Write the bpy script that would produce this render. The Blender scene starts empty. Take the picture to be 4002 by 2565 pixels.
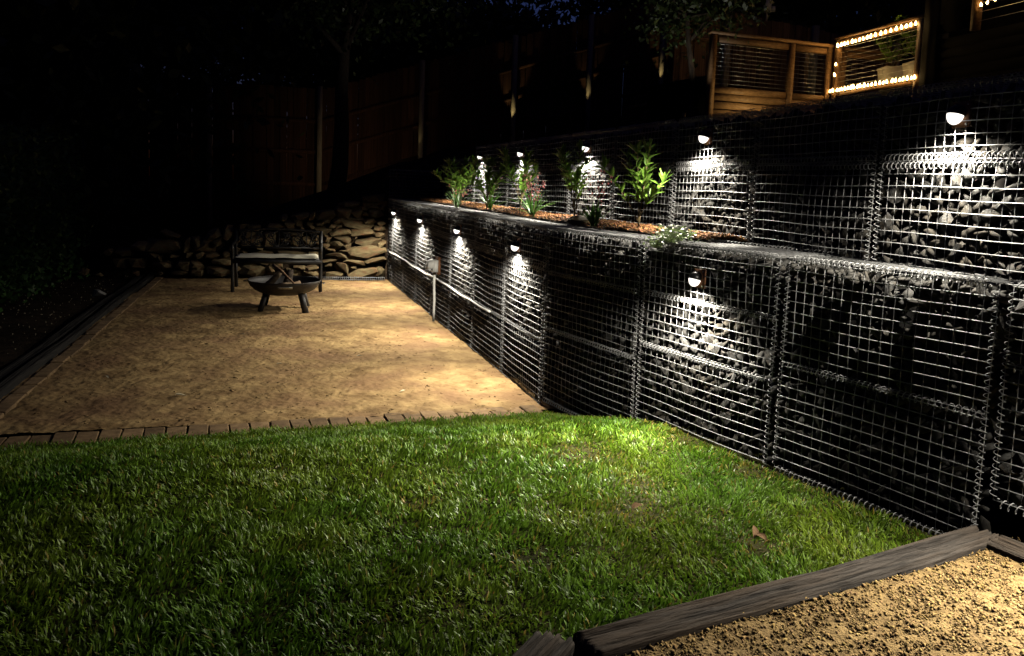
import bpy, bmesh, math, random
import numpy as np
from mathutils import Vector, Matrix, Euler, noise as mnoise

SC = bpy.context.scene
COL = SC.collection
R = math.radians

# ------------------------------------------------------------------ camera
cam_d = bpy.data.cameras.new('camera')
cam = bpy.data.objects.new('camera', cam_d); COL.objects.link(cam)
cam_d.sensor_width = 36.0
cam_d.lens = 28.862
cam_d.shift_x = 0.0
cam_d.shift_y = -(1282.5 - 1053.0) / 4002.0
cam_d.clip_start = 0.05; cam_d.clip_end = 900
_p, _r = R(5.889), R(2.094)
_F = Vector((0, math.cos(_p), -math.sin(_p)))
_u = Vector((0, math.sin(_p), math.cos(_p))); _x = Vector((1, 0, 0))
_X = math.cos(_r) * _x + math.sin(_r) * _u
_U = -math.sin(_r) * _x + math.cos(_r) * _u
_m = Matrix((_X, _U, -_F)).transposed().to_4x4()
_m.translation = Vector((0, 0, 1.542))
cam.matrix_world = _m
SC.camera = cam

# ------------------------------------------------------------------ dusk sky
world = bpy.data.worlds.new('World'); SC.world = world
world.use_nodes = True
nt = world.node_tree
for n in list(nt.nodes): nt.nodes.remove(n)
sky = nt.nodes.new('ShaderNodeTexSky'); sky.sky_type = 'NISHITA'
sky.sun_disc = False
sky.sun_elevation = R(-3.0); sky.sun_rotation = R(35)
sky.ozone_density = 4.0; sky.air_density = 1.0; sky.dust_density = 0.2
bg = nt.nodes.new('ShaderNodeBackground'); bg.inputs['Strength'].default_value = 0.34
ow = nt.nodes.new('ShaderNodeOutputWorld')
nt.links.new(sky.outputs[0], bg.inputs[0]); nt.links.new(bg.outputs[0], ow.inputs[0])

SC.view_settings.view_transform = 'Standard'
SC.view_settings.look = 'None'
SC.view_settings.exposure = 0.0
SC.view_settings.gamma = 1.0
SC.view_settings.use_curve_mapping = False
SC.cycles.use_denoising = True
SC.cycles.max_bounces = 5
SC.cycles.diffuse_bounces = 0
SC.cycles.glossy_bounces = 2
SC.cycles.transmission_bounces = 3
SC.cycles.transparent_max_bounces = 6
SC.cycles.sample_clamp_indirect = 4.0
SC.cycles.use_light_tree = True

WALL_WASH = 115.0
WALL_BEAM = 140.0
LAMP_COLOR = (1.0, 0.92, 0.77)
WARM = (1.0, 0.62, 0.2)

# ------------------------------------------------------------------ materials
MATS = {}
def new_mat(name):
    m = bpy.data.materials.new(name); m.use_nodes = True
    t = m.node_tree
    for n in list(t.nodes): t.nodes.remove(n)
    o = t.nodes.new('ShaderNodeOutputMaterial')
    b = t.nodes.new('ShaderNodeBsdfPrincipled')
    t.links.new(b.outputs[0], o.inputs[0])
    MATS[name] = m
    return m, t, b, o

def noise_mat(name, c1, c2, scale=8.0, rough=0.8, metal=0.0, bump=0.3, bscale=None, bdist=0.01,
              detail=6.0, stretch=None, coord='Object', spec=0.3, c3=None, scale3=1.5, rand=0.0, attr=None, lo=0.35, hi=0.65):
    m, t, b, o = new_mat(name)
    N, L = t.nodes.new, t.links.new
    tc = N('ShaderNodeTexCoord')
    src = tc.outputs[coord]
    if stretch:
        mp = N('ShaderNodeMapping'); mp.inputs['Scale'].default_value = stretch
        L(src, mp.inputs[0]); src = mp.outputs[0]
    if rand:
        oi = N('ShaderNodeObjectInfo')
        ad = N('ShaderNodeVectorMath'); ad.operation = 'MULTIPLY_ADD'
        L(oi.outputs['Random'], ad.inputs[0]); ad.inputs[1].default_value = (37, 91, 53)
        L(src, ad.inputs[2]); src = ad.outputs[0]
    nz = N('ShaderNodeTexNoise'); nz.inputs['Scale'].default_value = scale; nz.inputs['Detail'].default_value = detail
    L(src, nz.inputs['Vector'])
    mr = N('ShaderNodeMapRange'); mr.inputs[1].default_value = lo; mr.inputs[2].default_value = hi
    L(nz.outputs[0], mr.inputs[0])
    mx = N('ShaderNodeMix'); mx.data_type = 'RGBA'
    mx.inputs[6].default_value = (*c1, 1); mx.inputs[7].default_value = (*c2, 1)
    L(mr.outputs[0], mx.inputs[0])
    col = mx.outputs[2]
    if c3:
        n3 = N('ShaderNodeTexNoise'); n3.inputs['Scale'].default_value = scale3; n3.inputs['Detail'].default_value = 4
        L(src, n3.inputs['Vector'])
        m3 = N('ShaderNodeMapRange'); m3.inputs[1].default_value = 0.45; m3.inputs[2].default_value = 0.68
        L(n3.outputs[0], m3.inputs[0])
        x3 = N('ShaderNodeMix'); x3.data_type = 'RGBA'; x3.inputs[7].default_value = (*c3, 1)
        L(m3.outputs[0], x3.inputs[0]); L(col, x3.inputs[6]); col = x3.outputs[2]
    if rand:
        hs = N('ShaderNodeHueSaturation')
        r2 = N('ShaderNodeMapRange'); r2.inputs[3].default_value = 1 - rand; r2.inputs[4].default_value = 1 + rand
        L(oi.outputs['Random'], r2.inputs[0]); L(r2.outputs[0], hs.inputs['Value'])
        L(col, hs.inputs['Color']); col = hs.outputs[0]
    if attr:
        at = N('ShaderNodeAttribute'); at.attribute_name = attr
        xa = N('ShaderNodeMix'); xa.data_type = 'RGBA'; xa.blend_type = 'MULTIPLY'; xa.inputs[0].default_value = 1
        L(col, xa.inputs[6]); L(at.outputs['Color'], xa.inputs[7]); col = xa.outputs[2]
    L(col, b.inputs['Base Color'])
    b.inputs['Roughness'].default_value = rough
    b.inputs['Metallic'].default_value = metal
    b.inputs['Specular IOR Level'].default_value = spec
    if bump:
        nb = N('ShaderNodeTexNoise'); nb.inputs['Scale'].default_value = bscale or scale * 3; nb.inputs['Detail'].default_value = 8
        L(src, nb.inputs['Vector'])
        bp = N('ShaderNodeBump'); bp.inputs['Strength'].default_value = bump; bp.inputs['Distance'].default_value = bdist
        L(nb.outputs[0], bp.inputs['Height']); L(bp.outputs[0], b.inputs['Normal'])
    return m

def leaf_mat(name, c1, c2, rough=0.4, trans=0.3, attr=None, tcol=None, scale=3.0, spec=0.4):
    m = noise_mat(name, c1, c2, scale=scale, rough=rough, bump=0, attr=attr, rand=0.25 if not attr else 0, spec=spec)
    t = m.node_tree
    b = next(n for n in t.nodes if n.type == 'BSDF_PRINCIPLED'); o = next(n for n in t.nodes if n.type == 'OUTPUT_MATERIAL')
    tr = t.nodes.new('ShaderNodeBsdfTranslucent')
    src = b.inputs['Base Color'].links[0].from_socket
    t.links.new(src, tr.inputs[0])
    ms = t.nodes.new('ShaderNodeMixShader'); ms.inputs[0].default_value = trans
    t.links.new(b.outputs[0], ms.inputs[1]); t.links.new(tr.outputs[0], ms.inputs[2]); t.links.new(ms.outputs[0], o.inputs[0])
    return m

def emit_mat(name, col, strength):
    m, t, b, o = new_mat(name)
    b.inputs['Base Color'].default_value = (0.8, 0.8, 0.8, 1)
    b.inputs['Emission Color'].default_value = (*col, 1); b.inputs['Emission Strength'].default_value = strength
    return m

M_WIRE = noise_mat('galvanised_wire', (0.20, 0.203, 0.206), (0.33, 0.334, 0.34), scale=30, rough=0.5, metal=0.15, bump=0.05, spec=0.5)
M_ROCK = noise_mat('basalt_rock', (0.024, 0.0243, 0.024), (0.095, 0.094, 0.091), scale=14, rough=0.85, bump=0.5, bscale=45, bdist=0.006, rand=0.35, c3=(0.058, 0.049, 0.038), scale3=5)
M_FILL = noise_mat('basalt_fill', (0.023, 0.0233, 0.023), (0.092, 0.091, 0.087), scale=9, rough=0.85, bump=0.5, bscale=45, bdist=0.006, c3=(0.055, 0.047, 0.036), scale3=3)
M_DARK = noise_mat('black_geotextile', (0.008, 0.008, 0.008), (0.014, 0.013, 0.012), rough=1, bump=0.1, spec=0.05)
M_SAND = noise_mat('sandstone', (0.15, 0.115, 0.055), (0.27, 0.21, 0.105), scale=7, rough=0.9, bump=0.5, bscale=30, bdist=0.012, rand=0.35, c3=(0.20, 0.105, 0.05), scale3=4)
M_PATIO = noise_mat('decomposed_granite', (0.21, 0.13, 0.055), (0.42, 0.285, 0.125), scale=5.5, rough=0.92, bump=0.5, bscale=34, bdist=0.014, c3=(0.23, 0.135, 0.066), scale3=1.6, detail=12, spec=0.2, stretch=(1, 1, 1))
M_SOIL = noise_mat('dark_soil', (0.018, 0.012, 0.008), (0.045, 0.03, 0.018), scale=9, rough=1, bump=0.8, bscale=40, bdist=0.02, spec=0.1)
M_TURF = noise_mat('turf_soil', (0.022, 0.024, 0.008), (0.05, 0.045, 0.018), scale=14, rough=1, bump=0.8, bscale=60, bdist=0.01, spec=0.05)
M_GRASS = leaf_mat('grass_blade', (0.10, 0.215, 0.017), (0.175, 0.32, 0.034), rough=0.42, trans=0.25, attr='tint', scale=2.0, spec=0.35)
M_GRAVEL = noise_mat('tan_gravel', (0.30, 0.195, 0.075), (0.48, 0.33, 0.135), scale=20, rough=0.9, bump=0.4, bscale=80, bdist=0.003, attr='tint')
M_GRAVELBED = noise_mat('gravel_bed', (0.20, 0.13, 0.052), (0.40, 0.27, 0.11), scale=40, rough=0.95, bump=1.0, bscale=110, bdist=0.012)
M_SLEEPER = noise_mat('weathered_hardwood', (0.026, 0.022, 0.019), (0.085, 0.073, 0.063), scale=6, rough=0.9, bump=0.9, bscale=9, bdist=0.012, stretch=(1.2, 14, 14), c3=(0.095, 0.07, 0.05), scale3=1.2)
M_SLEEPDK = noise_mat('dark_edging', (0.012, 0.011, 0.010), (0.028, 0.025, 0.022), scale=5, rough=0.85, bump=0.5, bscale=8, stretch=(1, 10, 10))
M_BRICK = noise_mat('edging_brick', (0.17, 0.108, 0.055), (0.29, 0.19, 0.095), scale=16, rough=0.92, bump=0.5, bscale=60, bdist=0.005, rand=0.3)
M_BLACK = noise_mat('black_enamel', (0.010, 0.010, 0.011), (0.018, 0.018, 0.019), scale=10, rough=0.38, bump=0.08, bscale=40, spec=0.5)
M_BRONZE = noise_mat('dark_cast_iron', (0.012, 0.012, 0.012), (0.026, 0.025, 0.024), scale=18, rough=0.5, bump=0.2, bscale=60, spec=0.5)
M_PITMET = noise_mat('sooty_steel', (0.010, 0.009, 0.008), (0.022, 0.018, 0.016), scale=9, rough=0.55, bump=0.15, bscale=40, spec=0.5)
M_CUSHION = noise_mat('cream_canvas', (0.72, 0.68, 0.52), (0.80, 0.76, 0.62), scale=25, rough=0.95, bump=0.15, bscale=120, bdist=0.003)
M_LOG = noise_mat('split_firewood', (0.16, 0.11, 0.065), (0.32, 0.235, 0.15), scale=5, rough=0.95, bump=0.5, stretch=(1, 1, 8), rand=0.25)
M_BARK = noise_mat('dark_bark', (0.03, 0.022, 0.016), (0.07, 0.052, 0.038), scale=8, rough=1, bump=0.8, stretch=(6, 6, 1.2))
M_STICK = noise_mat('reddish_stick', (0.17, 0.095, 0.05), (0.29, 0.18, 0.10), scale=12, rough=0.8, bump=0.3)
M_PLATE = noise_mat('brushed_plate', (0.42, 0.40, 0.33), (0.55, 0.53, 0.45), scale=20, rough=0.4, metal=0.6, bump=0.05)
M_LETTER = noise_mat('stamped_letter', (0.04, 0.035, 0.03), (0.06, 0.05, 0.04), rough=0.6, bump=0)
M_REDWOOD = noise_mat('red_hardwood', (0.22, 0.095, 0.045), (0.34, 0.165, 0.085), scale=4, rough=0.6, bump=0.2, stretch=(12, 12, 1.2), rand=0.2)
M_DECK = noise_mat('oiled_decking', (0.20, 0.112, 0.05), (0.31, 0.18, 0.085), scale=3, rough=0.5, bump=0.25, bscale=10, stretch=(1.2, 14, 14), rand=0.2)
M_DECKDK = noise_mat('black_stained_board', (0.004, 0.004, 0.0045), (0.008, 0.0075, 0.008), scale=5, rough=0.9, bump=0.2, spec=0.1)
M_PALING = noise_mat('weathered_paling', (0.14, 0.085, 0.055), (0.25, 0.16, 0.105), scale=4, rough=0.95, bump=0.4, stretch=(10, 10, 0.8), rand=0.3)
M_PALING_DARK = noise_mat('red_brown_paling', (0.05, 0.024, 0.013), (0.095, 0.046, 0.026), scale=4, rough=0.95, bump=0.4, stretch=(10, 10, 0.8), rand=0.3)
M_POST = noise_mat('pale_treated_post', (0.30, 0.27, 0.19), (0.42, 0.38, 0.28), scale=6, rough=0.85, bump=0.3, stretch=(8, 8, 0.8))
M_CABLE = noise_mat('steel_cable', (0.5, 0.5, 0.48), (0.62, 0.62, 0.6), rough=0.35, metal=0.9, bump=0)
M_WHITE = noise_mat('pale_grey_plastic', (0.68, 0.67, 0.63), (0.76, 0.75, 0.71), scale=5, rough=0.45, bump=0.03)
M_CONDUIT = noise_mat('white_conduit', (0.66, 0.65, 0.60), (0.76, 0.75, 0.70), scale=8, rough=0.5, bump=0.05)
M_GREYSEAL = noise_mat('olive_gland', (0.10, 0.09, 0.05), (0.14, 0.125, 0.07), rough=0.6, bump=0)
M_SHRUB = leaf_mat('glossy_shrub_leaf', (0.12, 0.25, 0.03), (0.21, 0.37, 0.06), rough=0.36, trans=0.38, scale=6)
M_STEM = noise_mat('shrub_stem', (0.12, 0.09, 0.045), (0.20, 0.15, 0.075), scale=30, rough=0.8, bump=0.2)
M_STRAP = leaf_mat('strap_leaf', (0.06, 0.17, 0.03), (0.12, 0.27, 0.05), rough=0.4, trans=0.25, scale=5)
M_PALELEAF = leaf_mat('pale_strap_leaf', (0.24, 0.33, 0.22), (0.36, 0.44, 0.32), rough=0.45, trans=0.2, scale=5)
M_PINK = noise_mat('dusky_pink_petal', (0.42, 0.10, 0.11), (0.60, 0.22, 0.21), scale=30, rough=0.7, bump=0)
M_PETAL = noise_mat('white_petal', (0.70, 0.70, 0.62), (0.80, 0.80, 0.74), rough=0.6, bump=0)
M_MULCH = noise_mat('bark_mulch', (0.15, 0.068, 0.025), (0.36, 0.175, 0.068), scale=12, rough=0.9, bump=0.3, attr='tint')
M_DEAD = noise_mat('dead_leaf', (0.16, 0.085, 0.04), (0.32, 0.20, 0.10), scale=20, rough=0.8, bump=0.2)
M_PALE = noise_mat('pale_litter', (0.45, 0.38, 0.24), (0.62, 0.55, 0.38), scale=20, rough=0.8, bump=0.1)
M_CANOPY = leaf_mat('night_canopy_leaf', (0.035, 0.06, 0.018), (0.07, 0.10, 0.032), rough=0.4, trans=0.15, attr='tint')
M_IVY = leaf_mat('ivy_leaf', (0.03, 0.07, 0.018), (0.06, 0.12, 0.03), rough=0.45, trans=0.15, attr='tint')
M_POTWHITE = noise_mat('pale_pot', (0.50, 0.47, 0.40), (0.60, 0.57, 0.50), rough=0.6, bump=0.1)
M_ROOF = noise_mat('dark_house_paint', (0.012, 0.012, 0.014), (0.02, 0.02, 0.022), rough=0.9, bump=0.1)
M_LENS = emit_mat('lit_lens', (1.0, 0.95, 0.86), 1.8)
M_BULB = emit_mat('lit_warm_bulb', (1.0, 0.62, 0.22), 24.0)
M_WINDOW = emit_mat('lit_window_glow', (1.0, 0.60, 0.27), 2.2)
M_BLIND = noise_mat('white_blind_slat', (0.7, 0.68, 0.66), (0.78, 0.76, 0.74), rough=0.6, bump=0)

# ------------------------------------------------------------------ mesh helpers
class MB:
    """collects vertices and polygons, then links them as one mesh object"""
    def __init__(self): self.v = []; self.f = []; self.n = 0; self.t = []
    def add(self, v, f, tint=None):
        v = np.asarray(v, float).reshape(-1, 3)
        self.v.append(v)
        if isinstance(f, np.ndarray): self.f.append(f.astype(np.int64) + self.n)
        else:
            by = {}
            for q in f: by.setdefault(len(q), []).append(q)
            for k in by: self.f.append(np.asarray(by[k], np.int64) + self.n)
        if tint is not None: self.t.append(np.broadcast_to(np.asarray(tint, float), (len(v), 3)))
        self.n += len(v)
        return self
    def box(self, c, s, rz=0.0, M=None):
        sx, sy, sz = s[0] / 2, s[1] / 2, s[2] / 2
        v = np.array([(x, y, z) for x in (-sx, sx) for y in (-sy, sy) for z in (-sz, sz)])
        if rz:
            ca, sa = math.cos(rz), math.sin(rz)
            v = np.c_[v[:, 0] * ca - v[:, 1] * sa, v[:, 0] * sa + v[:, 1] * ca, v[:, 2]]
        if M is not None: v = v @ np.array(M.to_3x3()).T
        v = v + np.array(c)
        return self.add(v, [(0, 1, 3, 2), (4, 6, 7, 5), (0, 4, 5, 1), (2, 3, 7, 6), (0, 2, 6, 4), (1, 5, 7, 3)])
    def bar(self, a, b, w, h, up=(0, 0, 1)):
        """rectangular bar from a to b; w sideways, h along up"""
        a = np.array(a, float); b = np.array(b, float)
        d = b - a; d /= np.linalg.norm(d)
        s = np.cross(d, up); s /= np.linalg.norm(s); u2 = np.cross(s, d)
        v = [p + i * s * w / 2 + j * u2 * h / 2 for p in (a, b) for i, j in ((-1, -1), (1, -1), (1, 1), (-1, 1))]
        return self.add(v, [(0, 3, 2, 1), (4, 5, 6, 7), (0, 1, 5, 4), (1, 2, 6, 5), (2, 3, 7, 6), (3, 0, 4, 7)])
    def tube(self, pts, r, n=5, cap=True, ref=None):
        p = np.asarray(pts, float); k = len(p)
        r = np.broadcast_to(np.asarray(r, float), (k,))
        d = np.gradient(p, axis=0); d /= np.linalg.norm(d, axis=1)[:, None] + 1e-12
        if ref is None: ref = (0.31, 0.17, 0.93) if abs(d[0][2]) < 0.9 else (0.93, 0.2, 0.3)
        s = np.cross(d, np.asarray(ref, float)); s /= np.linalg.norm(s, axis=1)[:, None] + 1e-12
        u = np.cross(s, d)
        a = np.arange(n) / n * 2 * math.pi
        v = p[:, None, :] + r[:, None, None] * (np.cos(a)[None, :, None] * s[:, None, :] + np.sin(a)[None, :, None] * u[:, None, :])
        i = np.arange(k - 1)[:, None]; j = np.arange(n)[None, :]; j2 = (j + 1) % n
        q = np.stack([i * n + j + 0 * i, i * n + j2, (i + 1) * n + j2, (i + 1) * n + j], -1).reshape(-1, 4)
        self.add(v.reshape(-1, 3), q)
        if cap:
            self.f.append(np.array([list(range(n))[::-1]]) + self.n - k * n)
            self.f.append(np.array([list(range((k - 1) * n, k * n))]) + self.n - k * n)
        return self
    def lathe(self, prof, c=(0, 0, 0), n=20):
        pr = np.asarray(prof, float); k = len(pr)
        a = np.arange(n) / n * 2 * math.pi
        v = np.stack([pr[:, 0][:, None] * np.cos(a), pr[:, 0][:, None] * np.sin(a), np.repeat(pr[:, 1][:, None], n, 1)], -1).reshape(-1, 3) + np.array(c)
        i = np.arange(k - 1)[:, None]; j = np.arange(n)[None, :]; j2 = (j + 1) % n
        q = np.stack([i * n + j + 0 * i, i * n + j2, (i + 1) * n + j2, (i + 1) * n + j], -1).reshape(-1, 4)
        return self.add(v, q)
    def mesh(self, name, mat, smooth=False, off=None):
        v = np.concatenate(self.v) if self.v else np.zeros((0, 3))
        if off is not None: v = v - np.array(off)
        me = bpy.data.meshes.new(name)
        me.vertices.add(len(v)); me.vertices.foreach_set('co', v.astype(np.float32).ravel())
        tot = sum(a.size for a in self.f); npoly = sum(len(a) for a in self.f)
        me.loops.add(tot); me.polygons.add(npoly)
        me.loops.foreach_set('vertex_index', np.concatenate([a.ravel() for a in self.f]).astype(np.int32))
        sizes = np.concatenate([np.full(len(a), a.shape[1]) for a in self.f])
        st = np.zeros(npoly, np.int32); st[1:] = np.cumsum(sizes)[:-1]
        me.polygons.foreach_set('loop_start', st)
        if smooth: me.polygons.foreach_set('use_smooth', np.ones(npoly, bool))
        if self.t:
            t = np.concatenate(self.t)
            at = me.attributes.new('tint', 'FLOAT_COLOR', 'POINT')
            at.data.foreach_set('color', np.c_[t, np.ones(len(t))].astype(np.float32).ravel())
        me.update(calc_edges=True)
        if mat: me.materials.append(mat)
        return me
    def build(self, name, mat, parent=None, smooth=False, kind=None):
        off = None
        if parent is not None: off = wloc(parent)
        o = bpy.data.objects.new(name, self.mesh(name, mat, smooth, off)); COL.objects.link(o)
        if parent is not None: o.parent = parent
        if kind: o['kind'] = kind
        return o

def wloc(o):
    l = Vector((0, 0, 0))
    while o is not None:
        l = l + o.location; o = o.parent
    return np.array(l)

def thing(name, loc, label, cat, group=None):
    o = bpy.data.objects.new(name, None); COL.objects.link(o)
    o.location = loc; o.empty_display_size = 0.1
    o['label'] = label; o['category'] = cat
    if group: o['group'] = group
    return o
def tag(o, label, cat, group=None):
    o['label'] = label; o['category'] = cat
    if group: o['group'] = group
    return o
def place(name, me, parent, loc, rot=(0, 0, 0), scale=(1, 1, 1)):
    """a part that shares mesh data; loc is relative to its parent"""
    o = bpy.data.objects.new(name, me); COL.objects.link(o)
    o.parent = parent; o.location = loc; o.rotation_euler = rot; o.scale = scale
    return o
def recentre(mb):
    v = np.concatenate(mb.v); c = v.mean(0)
    return c

# ------------------------------------------------------------------ rocks
def hull_mesh(name, rs, mat, dims=(1, .75, .55), n=13, boxy=0.0, sub=0):
    bm = bmesh.new()
    for i in range(n):
        d = Vector((rs.gauss(0, 1), rs.gauss(0, 1), rs.gauss(0, 1))).normalized()
        if boxy:
            m = max(abs(d.x), abs(d.y), abs(d.z)); d = d.lerp(d / m, boxy)
        k = rs.uniform(0.86, 1.06)
        bm.verts.new((d.x * k * dims[0] / 2, d.y * k * dims[1] / 2, d.z * k * dims[2] / 2))
    r = bmesh.ops.convex_hull(bm, input=bm.verts)
    dead = [g for g in r['geom_interior'] if isinstance(g, bmesh.types.BMVert)]
    bmesh.ops.delete(bm, geom=dead, context='VERTS')
    me = bpy.data.meshes.new(name); bm.to_mesh(me); bm.free()
    me.materials.append(mat)
    return me
rs = random.Random(5)
ROCKS = [hull_mesh('rock_shape', rs, M_ROCK, dims=(1.1, rs.uniform(.45, .8), rs.uniform(.28, .6)), n=rs.randint(8, 12)) for _ in range(26)]
def mesh_np(me):
    v = np.zeros(len(me.vertices) * 3); me.vertices.foreach_get('co', v)
    f = [tuple(p.vertices) for p in me.polygons]
    return v.reshape(-1, 3), np.array([q for q in f if len(q) == 3])
ROCKNP = [mesh_np(m) for m in ROCKS]

# ------------------------------------------------------------------ plan of the walls (metres)
A = np.array([0.241, 5.654]); B = np.array([0.751, 4.698]); C = np.array([1.266, 3.789]); D = np.array([1.766, 2.923])
FD = np.array([math.cos(1.869), math.sin(1.869)])            # lower wall, far leg, away from the camera
ND = np.array([0.5, -0.866])                                 # lower wall, near leg, towards the camera
UP0 = np.array([1.505, 4.116]); UD = np.array([-0.290, 0.957])   # upper wall
END = A + 7.5 * 0.9925 * FD
def upx(y): return UP0[0] - (y - UP0[1]) * 0.303

def outward(e): return np.array([e[1], -e[0]])

class Wall:
    """one run of gabion baskets; panels go from the far end to the near end"""
    def __init__(self, name, loc, label):
        self.root = thing(name, loc, label, 'gabion wall', 'gabion retaining walls')
        self.stones = []; self.back = MB()
rw = random.Random(11)
def gabion(wall, P, Q, levels, far=False, seed=0, coils=None, lid=0.4, coil2=(), depth=0.19, core=True, lidmesh=True):
    P = np.array(P); Q = np.array(Q); e = Q - P; Lg = np.linalg.norm(e); e /= Lg; n = outward(e)
    rng = np.random.RandomState(seed + 17)
    def pt(u, w, z): return np.array([P[0] + e[0] * u + n[0] * w, P[1] + e[1] * u + n[1] * w, z])
    z0a, z1a = levels[0], levels[-1]
    seg = 7 if not far else 5
    for li in range(len(levels) - 1):
        z0, z1 = levels[li], levels[li + 1]
        g = 0.010
        mb = MB(); amp = rng.uniform(0.004, 0.016)
        nu = int(round((Lg - 2 * g) / 0.05)); nz = max(1, int(round((z1 - z0) / 0.05)))
        us = np.linspace(g, Lg - g, nu + 1); zs = np.linspace(z0 + 0.006, z1 - 0.006, nz + 1)
        ph = rng.uniform(0, 6, 4)
        def bulge(u, z):
            a = np.clip(u / Lg, 0, 1); b = np.clip((z - z0) / (z1 - z0), 0, 1)
            return amp * np.sin(math.pi * a) * np.sin(math.pi * b) + 0.0035 * np.sin(5 * a + ph[0]) * np.sin(3 * b + ph[1])
        for z in zs:
            uu = np.linspace(g, Lg - g, seg * 2)
            dz = rng.uniform(-0.002, 0.002) + 0.003 * np.sin(uu / Lg * math.pi * 2 + ph[2])
            w = bulge(uu, z) + 0.004
            mb.tube(np.c_[P[0] + e[0] * uu + n[0] * w, P[1] + e[1] * uu + n[1] * w, z + dz], 0.0030 if far else 0.0024, 5)
        for u in us:
            zz = np.linspace(z0 + 0.002, z1 - 0.002, seg)
            du = rng.uniform(-0.002, 0.002)
            w = bulge(u, zz)
            mb.tube(np.c_[P[0] + e[0] * (u + du) + n[0] * w, P[1] + e[1] * (u + du) + n[1] * w, zz], 0.0014 if far else 0.0017, 5)
        mb.build('mesh_panel', M_WIRE, wall.root, smooth=True)
    # spiral binders along the basket edges
    def coil(p, q, r=0.016, pitch=None):
        p = np.array(p); q = np.array(q); d = q - p; L = np.linalg.norm(d); d /= L
        s = np.cross(d, (0.3, 0.2, 0.9) if abs(d[2]) < .8 else (1, .1, 0)); s /= np.linalg.norm(s); t2 = np.cross(s, d)
        pitch = pitch or (0.05 if far else 0.0265)
        k = int(L / pitch * (7 if far else 9)); a = np.linspace(0, L / pitch * 2 * math.pi, k) + rng.uniform(0, 6)
        rr = r * (1 + 0.08 * np.sin(a * 0.13))
        pts = p + d * np.linspace(0, L, k)[:, None] + rr[:, None] * (np.cos(a)[:, None] * s + np.sin(a)[:, None] * t2)
        MB().tube(pts, 0.0022 if abs(d[2]) < .5 else 0.0016, 4 if far else 5).build('spiral_binder', M_WIRE, wall.root, smooth=True)
    for z in (coils if coils is not None else levels):
        coil(pt(0.03, 0.004, z), pt(Lg - 0.03, 0.004, z))
    for z in coil2: coil(pt(0.03, 0.004, z), pt(Lg - 0.03, 0.004, z))
    for u in (0.012, Lg - 0.012):
        coil(pt(u, 0.004, z0a + 0.02), pt(u, 0.004, z1a - 0.02), r=0.012, pitch=0.025)
    # lid
    if lidmesh:
        lw = lid if isinstance(lid, tuple) else (lid, lid)
        mb = MB()
        nn = max(2, int(round(max(lw) / 0.05)))
        for i in range(nn + 1):
            t = i / nn
            mb.tube([pt(0.01, -lw[0] * t, z1a + 0.003), pt(Lg / 2, -(lw[0] + lw[1]) / 2 * t, z1a + 0.006), pt(Lg - 0.01, -lw[1] * t, z1a + 0.003)], 0.0022, 5)
        for i in range(int(Lg / 0.05) + 1):
            u = 0.01 + i * 0.05
            if u > Lg: break
            w = lw[0] + (lw[1] - lw[0]) * u / Lg
            mb.tube([pt(u, 0.004, z1a), pt(u, -w, z1a)], 0.0022, 5)
        mb.build('lid_panel', M_WIRE, wall.root, smooth=True)
        coil(pt(0.03, -lw[0], z1a + 0.004), pt(Lg - 0.03, -lw[1], z1a + 0.004))
        # stones just under the lid
        for i in range(int(Lg * (lw[0] + lw[1]) / 2 / 0.0023)):
            u = rng.uniform(0, Lg); w = -rng.uniform(0.03, lw[0] + (lw[1] - lw[0]) * u / Lg)
            s = rng.uniform(0.07, 0.13)
            wall.stones.append((pt(u, w, z1a - 0.026 - s * 0.3 - (0.05 if i % 2 else 0.0)), s, rng.uniform(-0.5, 0.5, 3) + np.array([0, 0, rng.uniform(0, 6)]), 9.0))
    # stone fill : a front layer pressed against the mesh and a second layer behind it
    for layer, (dp, step) in enumerate(((0.050, 0.060), (0.115, 0.075))):
        z = z0a + 0.03
        while z < z1a - 0.02:
            u = rng.uniform(0, step)
            while u < Lg:
                s = rng.uniform(0.055, 0.105) if rng.rand() > 0.14 else rng.uniform(0.105, 0.16)
                ang = math.atan2(e[1], e[0])
                zz = min(z + rng.uniform(-0.02, 0.02), z1a - 0.04)
                c = pt(u, -dp - rng.uniform(0, 0.025) - 0.12 * max(0, s - 0.11), zz)
                wall.stones.append((c, s, np.array([rng.uniform(-1.6, 1.6), rng.uniform(-1.3, 1.3), ang + rng.uniform(-0.9, 0.9)]), layer))
                u += step * rng.uniform(0.75, 1.25)
            z += step * 0.78
    if core:
        lwm = 0.9
        a = [pt(0, -depth, z0a - 0.15), pt(Lg, -depth, z0a - 0.15), pt(Lg, -depth - 0.2, z0a - 0.15), pt(0, -depth - 0.2, z0a - 0.15)]
        b = [p + np.array([0, 0, z1a - z0a + 0.15 - 0.07]) for p in a]
        wall.back.add(a + b, [(3, 2, 1, 0), (4, 5, 6, 7), (0, 1, 5, 4), (1, 2, 6, 5), (2, 3, 7, 6), (3, 0, 4, 7)])

CAMP = np.array([0, 0, 1.542])
def finish(wall, nparts=290):
    base = wloc(wall.root)
    def size(s):
        c, sc, r, layer = s
        return sc / np.linalg.norm(c - CAMP) * (1.0 if layer == 0 else 0.35)
    st = sorted(wall.stones, key=size, reverse=True)
    rk = np.random.RandomState(3)
    for c, s, r, layer in st[:nparts]:
        o = place('stone', ROCKS[rk.randint(len(ROCKS))], wall.root, c - base, tuple(r), (s, s, s))
    mb = MB()
    for c, s, r, layer in st[nparts:]:
        v, f = ROCKNP[rk.randint(len(ROCKNP))]
        m = np.array(Euler(tuple(r)).to_matrix())
        mb.add((v * s) @ m.T + c, f)
    if mb.n: mb.build('stone_fill', M_FILL, wall.root, kind='stuff')
    if wall.back.n: wall.back.build('backing_fabric', M_DARK, wall.root)

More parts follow.
